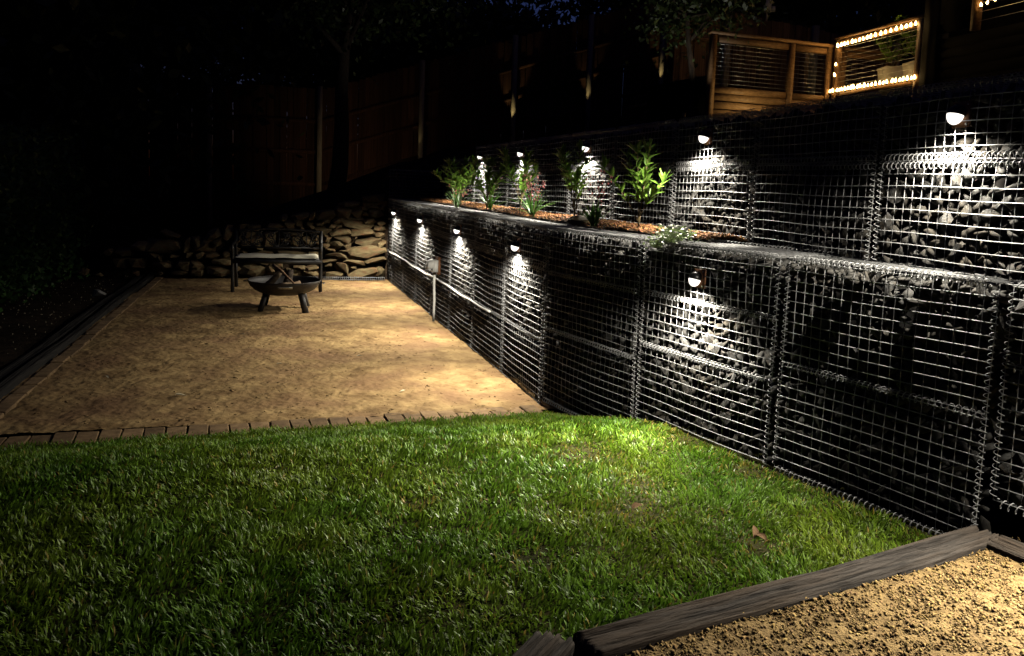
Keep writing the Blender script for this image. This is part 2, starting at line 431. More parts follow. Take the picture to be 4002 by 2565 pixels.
TOPZ = 1.25
# lower wall, near leg
wn = Wall('gabion_wall', (C[0], C[1], 0.2), 'nearest lower wire gabion wall of grey rock beside the lawn')
gabion(wn, A + ND * 0.01, B - ND * 0.012, [0.06, 0.56, 0.95, TOPZ], seed=1, lid=(0.42, 0.38), coils=[0.06, 0.56, 0.95, TOPZ])
gabion(wn, B + ND * 0.012, C - ND * 0.022, [0.16, 0.66, 0.96, TOPZ], seed=2, lid=(0.36, 0.40))
gabion(wn, C + ND * 0.012, D - ND * 0.012, [0.26, 0.76, TOPZ], seed=3, lid=(0.41, 0.28))
D2 = D + ND * 1.03; D3 = D2 + ND * 1.03
gabion(wn, D + ND * 0.02, D2 - ND * 0.01, [0.46, 0.96, TOPZ], seed=4, lid=(0.28, 0.16))
gabion(wn, D2 + ND * 0.02, D3, [0.46, 0.96, TOPZ], seed=5, lid=(0.15, 0.1))
finish(wn)
# lower wall, far leg (panel 0 is nearest)
wf = Wall('gabion_wall', (A[0] - 1.0, A[1] + 3.4, 0.0), 'long lower wire gabion wall running back beside the gravel patio')
for i in range(8):
    q = A + FD * (i * 0.9925 + 0.01); pz = A + FD * ((i + 1) * 0.9925 - 0.012)
    if i == 7: pz = END
    gabion(wf, pz, q, [-0.04, 0.455, 0.955, TOPZ], far=True, seed=20 + i, lid=(0.42, 0.42),
           coils=[0.455, 0.95, TOPZ], coil2=(0.975,) if i < 4 else ())
finish(wf)
# upper wall
wu = Wall('gabion_wall', (UP0[0], UP0[1], 1.2), 'upper wire gabion wall standing behind the planted garden bed')
sj = [-2.42, -1.42, -0.42, 0.55, 1.5, 2.495, 3.48, 4.47, 5.46, 6.45, 7.0]
for i in range(len(sj) - 1):
    gabion(wu, UP0 + UD * (sj[i + 1] - 0.01), UP0 + UD * (sj[i] + 0.012), [1.19, 1.70, 2.0], far=i > 5, seed=40 + i, lid=0.38,
           coils=[1.685, 2.0], coil2=(1.718,) if i < 7 else ())
finish(wu)
wl = Wall('gabion_wall', (UP0[0] + UD[0] * 8, UP0[1] + UD[1] * 8, 1.2), 'lower stepped end of the upper gabion wall in shadow')
for i, (a, b) in enumerate(((7.02, 8.0), (8.02, 9.0))):
    gabion(wl, UP0 + UD * b, UP0 + UD * a, [1.19, 1.55, 1.86], far=True, seed=60 + i, lid=0.38, coils=[1.55, 1.86])
finish(wl, 60)
wr = Wall('gabion_wall', (END[0] + 0.4, END[1], 1.25), 'short dark gabion wall closing the far end of the planter')
gabion(wr, END + FD * 0.02, np.array([upx(12.9), 12.95]), [TOPZ, 1.70], far=True, seed=70, lid=0.3, coils=[1.26, 1.70])
finish(wr, 60)

# ------------------------------------------------------------------ wall lamps
lens_prof = [(0.0001, -0.078)] + [(0.062 * math.sin(a), -0.078 * math.cos(a)) for a in np.linspace(0.25, math.pi / 2, 7)]
hood_prof = [(0.066 * math.cos(a), 0.066 * math.sin(a) * 1.15) for a in np.linspace(-0.06, math.pi / 2 - 0.02, 9)] + [(0.0001, 0.0759)]
def wall_lamp(P, e, z, label, power=1.0, k=0.5, beam=1.0, beam_tilt=0.66, wash=158, wash_tilt=0.12, wash_blend=0.85):
    """e: direction along the wall, towards the camera; P: point on the mesh plane"""
    n = outward(e); root = thing('wall_light', (P[0], P[1], z), label, 'wall light', 'black wall lights on the gabion walls')
    T = Matrix(((e[0], n[0], 0, 0), (e[1], n[1], 0, 0), (0, 0, 1, 0), (0, 0, 0, 1)))
    def loc(mb):
        for i in range(len(mb.v)): mb.v[i] = (mb.v[i] * k) @ np.array(T.to_3x3()).T + np.array([P[0], P[1], z])
        return mb
    mb = MB(); mb.box((0, 0.022, 0.01), (0.165, 0.024, 0.20)); loc(mb).build('backing_board', M_REDWOOD, root)
    # housing : a neck and a domed hood tilted a little outwards
    tilt = Matrix.Rotation(R(14), 3, 'X')
    h = MB(); h.lathe(hood_prof, n=22); 
    for i in range(len(h.v)): h.v[i] = h.v[i] @ np.array(tilt).T + np.array([0, 0.088, 0.005])
    h.tube([(0, 0.034, 0.03), (0, 0.06, 0.03)], 0.05, 14)
    h.tube([(0, 0.034, 0.062), (0, 0.055, 0.066), (0, 0.085, 0.068)], 0.020, 8)
    loc(h).build('hood', M_BLACK, root, smooth=True)
    l = MB(); l.lathe(lens_prof, n=22)
    for i in range(len(l.v)): l.v[i] = l.v[i] @ np.array(tilt).T + np.array([0, 0.088, 0.003])
    loc(l).build('lens', M_LENS, root, smooth=True)
    for sx, sz, rr in ((0.06, -0.068, 0.010), (-0.062, -0.064, 0.007), (-0.062, 0.085, 0.006), (0.062, 0.085, 0.006)):
        s = MB(); s.lathe([(0.0001, rr)] + [(rr * math.sin(a), rr * math.cos(a)) for a in np.linspace(.4, 2.7, 5)] + [(0.0001, -rr)], (sx, 0.036, sz), 8)
        loc(s).build('screw', M_CABLE, root, smooth=True)
    for nm, pw, tilt_, size, blend in (('lamp_glow', WALL_WASH, wash_tilt, wash, wash_blend), ('lamp_beam', WALL_BEAM * beam, beam_tilt, 90, 1.0)):
        ld = bpy.data.lights.new(nm, 'SPOT'); ld.energy = pw * power; ld.color = LAMP_COLOR
        ld.spot_size = R(size); ld.spot_blend = blend; ld.shadow_soft_size = 0.022
        lo = bpy.data.objects.new(nm, ld); COL.objects.link(lo); lo.parent = root
        d = Vector((n[0] * tilt_, n[1] * tilt_, -1)).normalized()
        lo.location = (n[0] * 0.068, n[1] * 0.068, -0.046)
        lo.rotation_euler = d.to_track_quat('-Z', 'Y').to_euler()
    return root
MID = (C + ND * -0.022 + B + ND * 0.012) / 2
wall_lamp(MID - ND * 0.03, ND, 1.085, 'black wall light on the nearest lower gabion wall above the lawn', beam=1.35, beam_tilt=0.88)
for i, (s, lab) in enumerate(((0.62, 'first wall light past the corner of the lower wall above the gravel'),
                              (2.58, 'second wall light past the corner, right of the power outlet'),
                              (4.58, 'third wall light past the corner of the lower gabion wall'),
                              (6.66, 'farthest wall light of the lower wall, by the dry stone wall'))):
    wall_lamp(A + FD * s, -FD, 1.075, lab, beam=0.62, power=1.0)
wall_lamp(D + ND * 0.62, ND, 1.085, 'wall light on the lower gabion wall beyond the gravel path', power=0.6)
for i, (s, lab) in enumerate(((-0.87, 'large bright wall light at the right end of the upper wall'),
                              (1.07, 'upper wall light right of the big green shrub'),
                              (3.03, 'upper wall light touching the top of a lit shrub'),
                              (4.90, 'upper wall light behind the shrub with pink flowers'),
                              (6.62, 'smallest and farthest upper wall light behind the dark shrubs'))):
    wall_lamp(UP0 + UD * s, -UD, 1.875, lab, beam=0.30, beam_tilt=0.75, wash=156, wash_tilt=0.10, wash_blend=0.8)

# ------------------------------------------------------------------ ground
def sheet(name, poly, z, mat, kind='structure'):
    mb = MB(); mb.add([(x, y, z) for x, y in poly], [tuple(range(len(poly)))])
    o = mb.build(name, mat, None); o['kind'] = kind
    return o
sheet('ground', [(-300, -300), (300, -300), (300, 300), (-300, 300)], -0.16, M_SOIL)
PL = np.array([-2.95, 4.50]); PR = np.array([0.22, 5.64])          # edge between patio and lawn
LB = np.array([-5.26, 12.1]); LF = np.array([-3.25, 5.0])          # left edge of the patio
rng = np.random.RandomState(8)
# patio : a gently uneven sheet
def grid_mesh(name, fn, nu, nv, mat, kind='structure', smooth=True):
    us = np.linspace(0, 1, nu); vs = np.linspace(0, 1, nv)
    U, V = np.meshgrid(us, vs, indexing='ij')
    pts = fn(U.ravel(), V.ravel())
    i = np.arange(nu - 1)[:, None]; j = np.arange(nv - 1)[None, :]
    q = np.stack([i * nv + j, (i + 1) * nv + j, (i + 1) * nv + j + 1, i * nv + j + 1], -1).reshape(-1, 4)
    mb = MB(); mb.add(pts, q)
    o = mb.build(name, mat, None, smooth=smooth); o['kind'] = kind
    return o
def vnoise(x, y, s, seed=0):
    """cheap smooth value noise"""
    r = np.random.RandomState(seed).rand(64, 64)
    x = np.asarray(x) * s + 100; y = np.asarray(y) * s + 100
    xi = np.floor(x).astype(int); yi = np.floor(y).astype(int); fx = x - xi; fy = y - yi
    fx = fx * fx * (3 - 2 * fx); fy = fy * fy * (3 - 2 * fy)
    g = lambda a, b: r[a % 64, b % 64]
    return (g(xi, yi) * (1 - fx) * (1 - fy) + g(xi + 1, yi) * fx * (1 - fy) + g(xi, yi + 1) * (1 - fx) * fy + g(xi + 1, yi + 1) * fx * fy)
def bil(p00, p10, p01, p11, U, V):
    return (np.outer((1 - U) * (1 - V), p00) + np.outer(U * (1 - V), p10) + np.outer((1 - U) * V, p01) + np.outer(U * V, p11))
def patio_fn(U, V):
    p = bil(PL + (-0.3, 0.02), PR + (0.35, 0.0), LB + (-0.02, 0.15), END + (0.3, 0.25), U, V)
    x, y = p[:, 0], p[:, 1]
    z = 0.022 * (vnoise(x, y, 1.3, 1) - .5) + 0.012 * (vnoise(x, y, 6, 2) - .5) + 0.008 * (vnoise(x, y, 15, 3) - .5) + 0.010 * (vnoise(x, y, 41, 4) - .5)
    return np.c_[x, y, z]
grid_mesh('gravel_patio', patio_fn, 330, 640, M_PATIO)

def lawn_z(x, y):
    e = (PR - PL) / np.linalg.norm(PR - PL); nn = np.array([e[1], -e[0]])
    b = (x - PL[0]) * nn[0] + (y - PL[1]) * nn[1]
    t = np.clip(b / 1.5, 0, 1); t = t * t * (3 - 2 * t)
    return -0.012 + 0.255 * t + 0.02 * (vnoise(x, y, 1.1, 5) - .5) * t
def lawn_fn(U, V):
    x = -7 + U * 9.4; y0 = PL[1] + (x - PL[0]) * (PR[1] - PL[1]) / (PR[0] - PL[0])
    y = y0 - 0.215 - V * 6.5
    return np.c_[x, y, lawn_z(x, y)]
grid_mesh('lawn', lawn_fn, 90, 60, M_TURF)

# grass blades
def make_grass():
    rg = np.random.RandomState(21)
    N = 430000
    x = rg.uniform(-4.2, 2.0, N); y = rg.uniform(1.75, 5.5, N)
    e = (PR - PL) / np.linalg.norm(PR - PL); nn = np.array([e[1], -e[0]])
    b = (x - PL[0]) * nn[0] + (y - PL[1]) * nn[1]
    # right of the near wall ?
    wx = np.interp(-y, [-A[1], -B[1], -C[1], -D[1], -D3[1]], [A[0], B[0], C[0], D[0], D3[0]])
    keep = (b > 0.125 + 0.05 * rg.rand(N)) & (x < wx - 0.02 - 0.03 * rg.rand(N))
    s0 = np.array([0.17, 2.06]); s1 = np.array([1.76, 2.93]); sd = (s1 - s0) / np.linalg.norm(s1 - s0); sn = np.array([-sd[1], sd[0]])
    side = (x - s0[0]) * sn[0] + (y - s0[1]) * sn[1]
    keep &= (side > -0.01)
    dist = np.hypot(x, y)
    vis = np.abs(x) < 0.66 * y + 0.35
    keep &= vis
    # thinning : far and dark parts need fewer blades, and worn spots have almost none
    dens = np.where(x < -2.2, 0.6, 1.0)
    wear = np.zeros(N)
    for cx, cy, cr in ((0.52, 3.2, .14), (0.35, 3.9, .16), (0.62, 3.55, .1), (0.95, 2.9, .1), (0.1, 2.75, .08), (1.15, 3.75, .12), (-.35, 3.2, .08), (0.9, 4.15, .10)):
        wear = np.maximum(wear, np.exp(-((x - cx) ** 2 + (y - cy) ** 2) / cr ** 2))
    dens = dens * (1 - 0.55 * wear) * (0.55 + 0.6 * vnoise(x, y, 7, 9))
    keep &= rg.rand(N) < dens
    x, y, wear, side = x[keep], y[keep], wear[keep], side[keep]; wxk = wx[keep]; N = len(x)
    z = lawn_z(x, y) - 0.004
    L = rg.uniform(0.018, 0.042, N) * (0.75 + 0.55 * vnoise(x, y, 5, 12)) * (1 - 0.35 * wear)
    w = rg.uniform(0.0020, 0.0047, N)
    # the blades of one tuft lean the same way
    ga = vnoise(x, y, 9, 14) * 9 + rg.normal(0, 0.9, N)
    lean = rg.uniform(0.25, 1.45, N)
    dx, dy = np.cos(ga), np.sin(ga)
    fa = ga + rg.uniform(-1.2, 1.2, N)
    sx, sy = -np.sin(fa), np.cos(fa)
    h = L * np.cos(lean * 0.9); r_ = L * np.sin(lean * 0.9)
    base = np.c_[x, y, z]
    mid = base + np.c_[dx * r_ * .35, dy * r_ * .35, h * 0.6]
    tip = base + np.c_[dx * r_, dy * r_, h]
    sw = np.c_[sx * w, sy * w, 0 * w]
    v = np.stack([base - sw, base + sw, mid - sw * .85, mid + sw * .85, tip], 1).reshape(-1, 3)
    i = np.arange(N)[:, None] * 5
    tri = np.concatenate([i + np.array([[2, 3, 4]])]); quad = i + np.array([[0, 1, 3, 2]])
    mb = MB()
    g = rg.uniform(0.35, 1.55, N); patch = vnoise(x, y, 3.2, 15)
    tint = np.c_[g * (0.85 + 0.5 * patch), g * (0.95 + 0.1 * patch), g * 0.8]
    edge = np.clip(1 - (wxk - x) / 0.25, 0, 1)
    dead = rg.rand(N) < (0.045 + 0.38 * wear + 0.35 * edge ** 2)
    tint[dead] = np.c_[rg.uniform(1.9, 3.0, dead.sum()), rg.uniform(0.95, 1.35, dead.sum()), rg.uniform(1.6, 2.6, dead.sum())]
    mb.v.append(v); mb.t.append(np.repeat(tint, 5, 0)); mb.f += [tri, quad]; mb.n = len(v)
    o = mb.build('lawn_grass', M_GRASS, None, kind='stuff')
    return o
make_grass()

# gravel path in the near corner, behind the sleepers
def gz(x, y): return 0.335 + 0.02 * (vnoise(x, y, 2.0, 31) - .5)
S0 = np.array([0.186, 2.071]); S1 = np.array([1.76, 2.925]); SD = (S1 - S0) / np.linalg.norm(S1 - S0); SN = np.array([-SD[1], SD[0]])
def path_fn(U, V):
    p = bil(S0 - SN * 0.1 - SD * 0.2, S1 - SN * 0.1 + SD * 0.02, S0 - SN * 2.6 - SD * 0.2, S1 - SN * 2.6 + SD * .9, U, V)
    x, y = p[:, 0], p[:, 1]
    return np.c_[x, y, gz(x, y) + 0.012 * (vnoise(x, y, 25, 33) - .5)]
grid_mesh('gravel_path', path_fn, 130, 130, M_GRAVELBED)
def make_gravel():
    rg = np.random.RandomState(4); mb = MB()
    shapes = []
    for k in range(14):
        v, f = ROCKNP[k]; shapes.append((v, f))
    small = []
    rr = random.Random(9)
    for k in range(12):
        me = hull_mesh('grain', rr, M_GRAVEL, dims=(1, .85, .65), n=8); small.append(mesh_np(me)); bpy.data.meshes.remove(me)
    N = 22000
    a = rg.uniform(-0.15, 1.85, N); b = rg.uniform(0.09, 0.95, N)
    P = S0 + np.outer(a, SD) - np.outer(b, SN)
    ok = (np.abs(P[:, 0]) < 0.68 * P[:, 1] + 0.1) & (P[:, 1] > 1.55)
    P = P[ok]; N = len(P)
    z = gz(P[:, 0], P[:, 1])
    s = 0.005 + 0.015 * rg.rand(N) ** 2.2
    idx = rg.randint(0, 12, N)
    for k in range(12):
        sel = np.where(idx == k)[0]; v, f = small[k]
        q = rg.normal(size=(len(sel), 4)); q /= np.linalg.norm(q, axis=1)[:, None]
        w_, x_, y_, z_ = q.T
        Rm = np.stack([1 - 2 * (y_ ** 2 + z_ ** 2), 2 * (x_ * y_ - z_ * w_), 2 * (x_ * z_ + y_ * w_), 2 * (x_ * y_ + z_ * w_), 1 - 2 * (x_ ** 2 + z_ ** 2), 2 * (y_ * z_ - x_ * w_),
                       2 * (x_ * z_ - y_ * w_), 2 * (y_ * z_ + x_ * w_), 1 - 2 * (x_ ** 2 + y_ ** 2)], -1).reshape(-1, 3, 3)
        vv = np.einsum('nij,kj->nki', Rm, v) * s[sel][:, None, None] + np.c_[P[sel], z[sel] + s[sel] * 0.2][:, None, :]
        ff = (f[None] + (np.arange(len(sel)) * len(v))[:, None, None]).reshape(-1, 3)
        t = rg.uniform(0.55, 1.3, len(sel)); tn = np.repeat(np.c_[t, t * rg.uniform(.9, 1.05, len(sel)), t * rg.uniform(.8, 1.1, len(sel))], len(v), 0)
        mb.add(vv.reshape(-1, 3), ff, tn)
    mb.build('loose_gravel', M_GRAVEL, None, kind='stuff')
make_gravel()

# timber sleepers
def sleeper(a, b, w, z0, z1, label, seed, mat=M_SLEEPER, crack=0.017, name='timber_sleeper', wob=0.008):
    a = np.array(a); b = np.array(b); e = b - a; L = np.linalg.norm(e); e /= L; n = np.array([-e[1], e[0]])
    nu = max(14, int(L / 0.02)); nv = 34
    h = z1 - z0; per = [(-w / 2, -h), (-w / 2, 0), (w / 2, 0), (w / 2, -h)]
    # profile across : up one side, over the top, down the other
    prof = []
    for k in range(6): prof.append((-w / 2, -h + h * k / 5.5, -1, 0))
    for k in range(nv): prof.append((-w / 2 + w * k / (nv - 1), 0, 0, 1))
    for k in range(6): prof.append((w / 2, -h * (k + .5) / 5.5, 1, 0))
    prof = np.array(prof); m = len(prof)
    rg = np.random.RandomState(seed)
    us = np.linspace(0, L, nu)
    grooves = [(rg.uniform(-w / 2, w / 2), rg.uniform(0.002, 0.005), rg.uniform(0.4, 1), rg.uniform(0, 7), rg.uniform(0, L), rg.uniform(0.2, .8) * max(L, .5)) for _ in range(26)]
    V = []
    for u in us:
        c = prof[:, 0]; zz = prof[:, 1].copy()
        dep = np.zeros(m)
        for g0, gw, gd, ph, gc, gl in grooves:
            cc = g0 + 0.008 * math.sin(u * 3 + ph)
            dep += gd * crack * np.exp(-((c - cc) / gw) ** 2) * math.exp(-((u - gc) / gl) ** 2)
        ns = vnoise(np.full(m, u * 2.2), c * 30 + seed, 1.0, seed) - .5
        edge = np.clip((np.abs(c) - (w / 2 - 0.014)) / 0.014, 0, 1) ** 2
        top = prof[:, 3]
        zz = zz - top * dep + top * ns * 0.007 - top * edge * 0.010 + wob * math.sin(u * 1.7 + seed)
        cx = c + prof[:, 2] * (ns * 0.008)
        p = a + e * u
        V.append(np.c_[p[0] + n[0] * cx, p[1] + n[1] * cx, z1 + zz])
    V = np.array(V)
    if True:  # rough sawn ends
        V[0, :, :2] += (rg.rand(m)[:, None] - .5) * 0.008 * e; V[-1, :, :2] += (rg.rand(m)[:, None] - .5) * 0.008 * e
    i = np.arange(nu - 1)[:, None]; j = np.arange(m - 1)[None, :]
    q = np.stack([i * m + j, i * m + j + 1, (i + 1) * m + j + 1, (i + 1) * m + j], -1).reshape(-1, 4)
    mb = MB(); mb.add(V.reshape(-1, 3), q)
    mb.f.append(np.array([list(range(m))[::-1]])); mb.f.append(np.array([list(range((nu - 1) * m, nu * m))]))
    # store in a frame whose x axis follows the grain
    ang = math.atan2(e[1], e[0]); Rm = np.array([[math.cos(ang), math.sin(ang), 0], [-math.sin(ang), math.cos(ang), 0], [0, 0, 1]])
    for k in range(len(mb.v)): mb.v[k] = (mb.v[k] - np.array([a[0], a[1], z0])) @ Rm.T
    o = mb.build(name, mat, None); o.location = (a[0], a[1], z0); o.rotation_euler = (0, 0, ang)
    tag(o, label, 'timber sleeper')
    return o
WS = 0.115
sleeper(S0 + SD * 0.015 - SN * WS / 2, S1 - SD * 0.05 - SN * WS / 2, WS, 0.16, 0.372, 'long cracked timber sleeper edging the lawn and gravel', 3)
sleeper(np.array([0.188, 2.012]) + np.array([-.53, -.85]) * 0.9, (0.148, 2.052), 0.11, 0.16, 0.368, 'short end of a timber sleeper at the bottom of the photo', 6)
sleeper((1.735, 2.80), (2.35, 1.76), 0.12, 0.16, 0.365, 'dark timber sleeper under the gabion at the right edge', 9)

# brick edging
BR = [None] * 4
def brick_mesh(L, W, H, seed):
    bm = bmesh.new(); bmesh.ops.create_cube(bm, size=1)
    r0 = random.Random(seed)
    for v in bm.verts: v.co = (v.co.x * L * r0.uniform(.97, 1.01), v.co.y * W * r0.uniform(.97, 1.01), v.co.z * H * r0.uniform(.95, 1.02))
    bmesh.ops.bevel(bm, geom=list(bm.edges), offset=0.005, segments=1, affect='EDGES')
    me = bpy.data.meshes.new('brick'); bm.to_mesh(me); bm.free(); me.materials.append(M_BRICK); return me
HB = [brick_mesh(0.1145, 0.225, 0.08, k) for k in range(4)]; SB = [brick_mesh(0.10, 0.232, 0.07, k + 9) for k in range(4)]
rb = random.Random(2)
be = thing('brick_edging', (PL[0], PL[1], 0), 'row of brown bricks laid between gravel patio and lawn', 'brick edging')
e = (PR - PL) / np.linalg.norm(PR - PL); n = np.array([e[1], -e[0]]); ang = math.atan2(e[1], e[0])
k = -4
while True:
    u = k * 0.1195 + 0.06
    if u > np.linalg.norm(PR - PL) + 0.02: break
    p = e * u + n * (0.105 + rb.uniform(-.006, .006))
    place('brick', HB[k % 4], be, (p[0], p[1], -0.031 + rb.uniform(-.004, .006)), (rb.uniform(-.03, .03), rb.uniform(-.03, .03), ang + rb.uniform(-.04, .04)))
    k += 1
le = thing('brick_edging', (LF[0], LF[1], 0), 'line of flat brown bricks along the left side of the patio', 'brick edging')
e2 = (LB - LF) / np.linalg.norm(LB - LF); n2 = np.array([e2[1], -e2[0]]); a2 = math.atan2(e2[1], e2[0])
for k in range(-1, 31):
    p = e2 * (k * 0.241 + 0.1) + n2 * (0.06 + rb.uniform(-.005, .005))
    place('brick', SB[k % 4], le, (p[0], p[1], -0.024 + rb.uniform(-.004, .004)), (rb.uniform(-.02, .02), rb.uniform(-.02, .02), a2 - math.pi / 2 + rb.uniform(-.02, .02)))
for k, (off, w, lab) in enumerate(((-0.065, 0.075, 'inner black timber edging rail along the left of the patio'), (-0.20, 0.09, 'outer black timber edging rail beside the dark soil bed'))):
    sleeper(LF + n2 * off - e2 * 0.9, LB + n2 * off + e2 * 0.1, w, -0.14, 0.05 - 0.02 * k, lab, 30 + k, mat=M_SLEEPDK, crack=0.004, name='timber_edging')
# dark garden bed on the left
def lbed_fn(U, V):
    p = bil(LF + n2 * -0.26 - e2 * 6, LB + n2 * -0.26 + e2 * 1.5, LF - n2 * 6 - e2 * 6, LB - n2 * 6 + e2 * 1.5, V, U)
    x, y = p[:, 0], p[:, 1]
    return np.c_[x, y, -0.02 + 0.10 * U + 0.05 * (vnoise(x, y, 2, 41) - .5) + 0.02 * (vnoise(x, y, 9, 42) - .5)]
grid_mesh('soil_bed', lbed_fn, 60, 120, M_SOIL)

# ------------------------------------------------------------------ planter bed between the two walls
def bed_fn(U, V):
    y = 4.66 + V * 8.1
    xf = np.where(y > A[1], A[0] - (y - A[1]) * 0.3075, np.interp(-y, [-A[1], -B[1], -C[1], -D[1]], [A[0], B[0], C[0], D[0]]))
    lw = np.where(y > A[1], 0.40, np.interp(-y, [-A[1], -B[1], -C[1], -D[1]], [.42, .36, .42, .45]))
    x0 = xf + lw * 0.9; x1 = upx(y) - 0.004
    x0 = np.minimum(x0, x1 - 0.002)
    x = x0 + (x1 - x0) * U
    z = 1.268 + 0.022 * np.sin(np.pi * U) * np.clip((x1 - x0) / .25, 0, 1) + 0.02 * (vnoise(x, y, 5, 51) - .5)
    return np.c_[x, y, z]
grid_mesh('garden_bed', bed_fn, 14, 200, M_SOIL)
def make_mulch():
    rg = np.random.RandomState(6); N = 7000
    U = rg.rand(N); V = rg.rand(N) ** 1.5
    P = bed_fn(U, V); y = P[:, 1]
    s = rg.uniform(0.010, 0.035, N); wd = rg.uniform(0.004, 0.011, N); th = rg.uniform(0.002, 0.005, N)
    cube = np.array([(a, b, c) for a in (-.5, .5) for b in (-.5, .5) for c in (-.5, .5)])
    f = np.array([(0, 1, 3, 2), (4, 6, 7, 5), (0, 4, 5, 1), (2, 3, 7, 6), (0, 2, 6, 4), (1, 5, 7, 3)])
    v = cube[None] * np.stack([s, wd, th], -1)[:, None, :]
    az = rg.uniform(0, 6.3, N); el = rg.normal(0, 0.4, N)
    ca, sa, ce, se = np.cos(az), np.sin(az), np.cos(el), np.sin(el)
    x1 = v[..., 0] * ce[:, None] - v[..., 2] * se[:, None]; z1 = v[..., 0] * se[:, None] + v[..., 2] * ce[:, None]
    xx = x1 * ca[:, None] - v[..., 1] * sa[:, None]; yy = x1 * sa[:, None] + v[..., 1] * ca[:, None]
    vv = np.stack([xx, yy, z1], -1) + (P + np.c_[0 * s, 0 * s, rg.uniform(0.0, 0.012, N)])[:, None, :]
    ff = (f[None] + (np.arange(N) * 8)[:, None, None]).reshape(-1, 4)
    t = rg.uniform(0.5, 1.25, N); tint = np.repeat(np.c_[t, t * rg.uniform(.8, 1.15, N), t * rg.uniform(.7, 1.3, N)], 8, 0)
    mb = MB(); mb.add(vv.reshape(-1, 3), ff, tint); mb.build('bark_mulch', M_MULCH, None, kind='stuff')
make_mulch()
rk = hull_mesh('garden_rock', random.Random(77), M_SAND, dims=(0.42, 0.16, 0.10), n=40)
o = bpy.data.objects.new('garden_rock', rk); COL.objects.link(o); o.location = (0.50, 6.20, 1.285); o.rotation_euler = (0, 0, R(108))
tag(o, 'flat brown rock lying in the mulch of the planter', 'rock')

# leaves and shrubs
def leaf_shape(name, mat, L=1.0, W=0.38, fold=0.10, curl=0.12, n=5):
    ts = np.linspace(0, 1, n + 1); V = []; F = []
    for t in ts:
        w = W / 2 * math.sin(math.pi * min(1, t ** 0.8 * 0.97 + 0.015)) ** 0.8
        z = -curl * t * t
        V += [(t * L, -w, z + fold * w * 2), (t * L, 0, z), (t * L, w, z + fold * w * 2)]
    for k in range(n):
        a = 3 * k; F += [(a, a + 3, a + 4, a + 1), (a + 1, a + 4, a + 5, a + 2)]
    return MB().add(V, F).mesh(name, mat, smooth=True)
SHLEAF = [leaf_shape('leaf', M_SHRUB, W=w, curl=c, fold=f) for w, c, f in ((.30, .10, .25), (.34, .20, .3), (.28, -.05, .2))]
def shrub(loc, h, spread, nst, label, seed, lsize=0.085, lean=(0, 0)):
    r0 = random.Random(seed)
    root = thing('shrub', loc, label, 'shrub', 'leafy shrubs in the planter bed')
    st = MB(); tips = []
    base = np.array(loc)
    for k in range(nst):
        a = k / nst * 6.28 + r0.uniform(-.5, .5); hh = h * r0.uniform(0.6, 1.0) if k else h
        out = spread * r0.uniform(0.5, 1.0) if k else spread * .15
        start = 0.0 if k == 0 else r0.uniform(0.0, 0.35) * h
        pts = []
        for t in np.linspace(0, 1, 7):
            rr = out * t ** 1.2
            pts.append(base + np.array([math.cos(a) * rr + lean[0] * t, math.sin(a) * rr + lean[1] * t, max(start * (1 - t) * 0, 0) + (start + (hh - start) * t if k else hh * t)]))
        if k: pts[0] = base + np.array([0, 0, start])
        st.tube(np.array(pts), np.linspace(0.0045 if k else 0.006, 0.0018, 7), 5)
        tips.append(np.array(pts))
    st.build('stem', M_STEM, root, smooth=True)
    for pts in tips:
        L = 0
        for t in np.linspace(0.38, 1.0, 8):
            i = t * 6; i0 = min(5, int(i)); p = pts[i0] + (pts[i0 + 1] - pts[i0]) * (i - i0)
            d = pts[i0 + 1] - pts[i0]; d = d / np.linalg.norm(d)
            kk = 2 if t < 0.95 else 5
            for q in range(kk):
                az = t * 21 + q * 6.28 / kk + r0.uniform(-.5, .5)
                el = r0.uniform(0.35, 1.0) if t < .95 else r0.uniform(0.75, 1.35)
                dirv = Vector((math.cos(az) * math.cos(el) + d[0] * .4, math.sin(az) * math.cos(el) + d[1] * .4, math.sin(el)))
                qn = dirv.to_track_quat('X', 'Z'); s = lsize * r0.uniform(0.65, 1.15)
                o = place('leaf', r0.choice(SHLEAF), root, p - base, scale=(s, s, s))
                eu = qn.to_euler(); o.rotation_euler = eu
SZ = 1.28
shrub((0.82, 5.40, SZ), 0.50, 0.30, 8, 'largest open green shrub at the right of the planter', 1, 0.10)
shrub((0.47, 6.45, SZ), 0.54, 0.20, 6, 'upright bright green shrub lit beside a wall light', 2, 0.10)
shrub((0.05, 7.20, SZ), 0.50, 0.27, 7, 'green shrub with white glints between the two pink flower clumps', 3, 0.105)
shrub((-0.27, 8.05, SZ), 0.46, 0.25, 7, 'dark green shrub behind the paler pink flowers', 4, 0.11)
shrub((-0.58, 8.85, SZ), 0.46, 0.28, 9, 'leftmost dark bushy shrub in the planter bed', 5, 0.11)

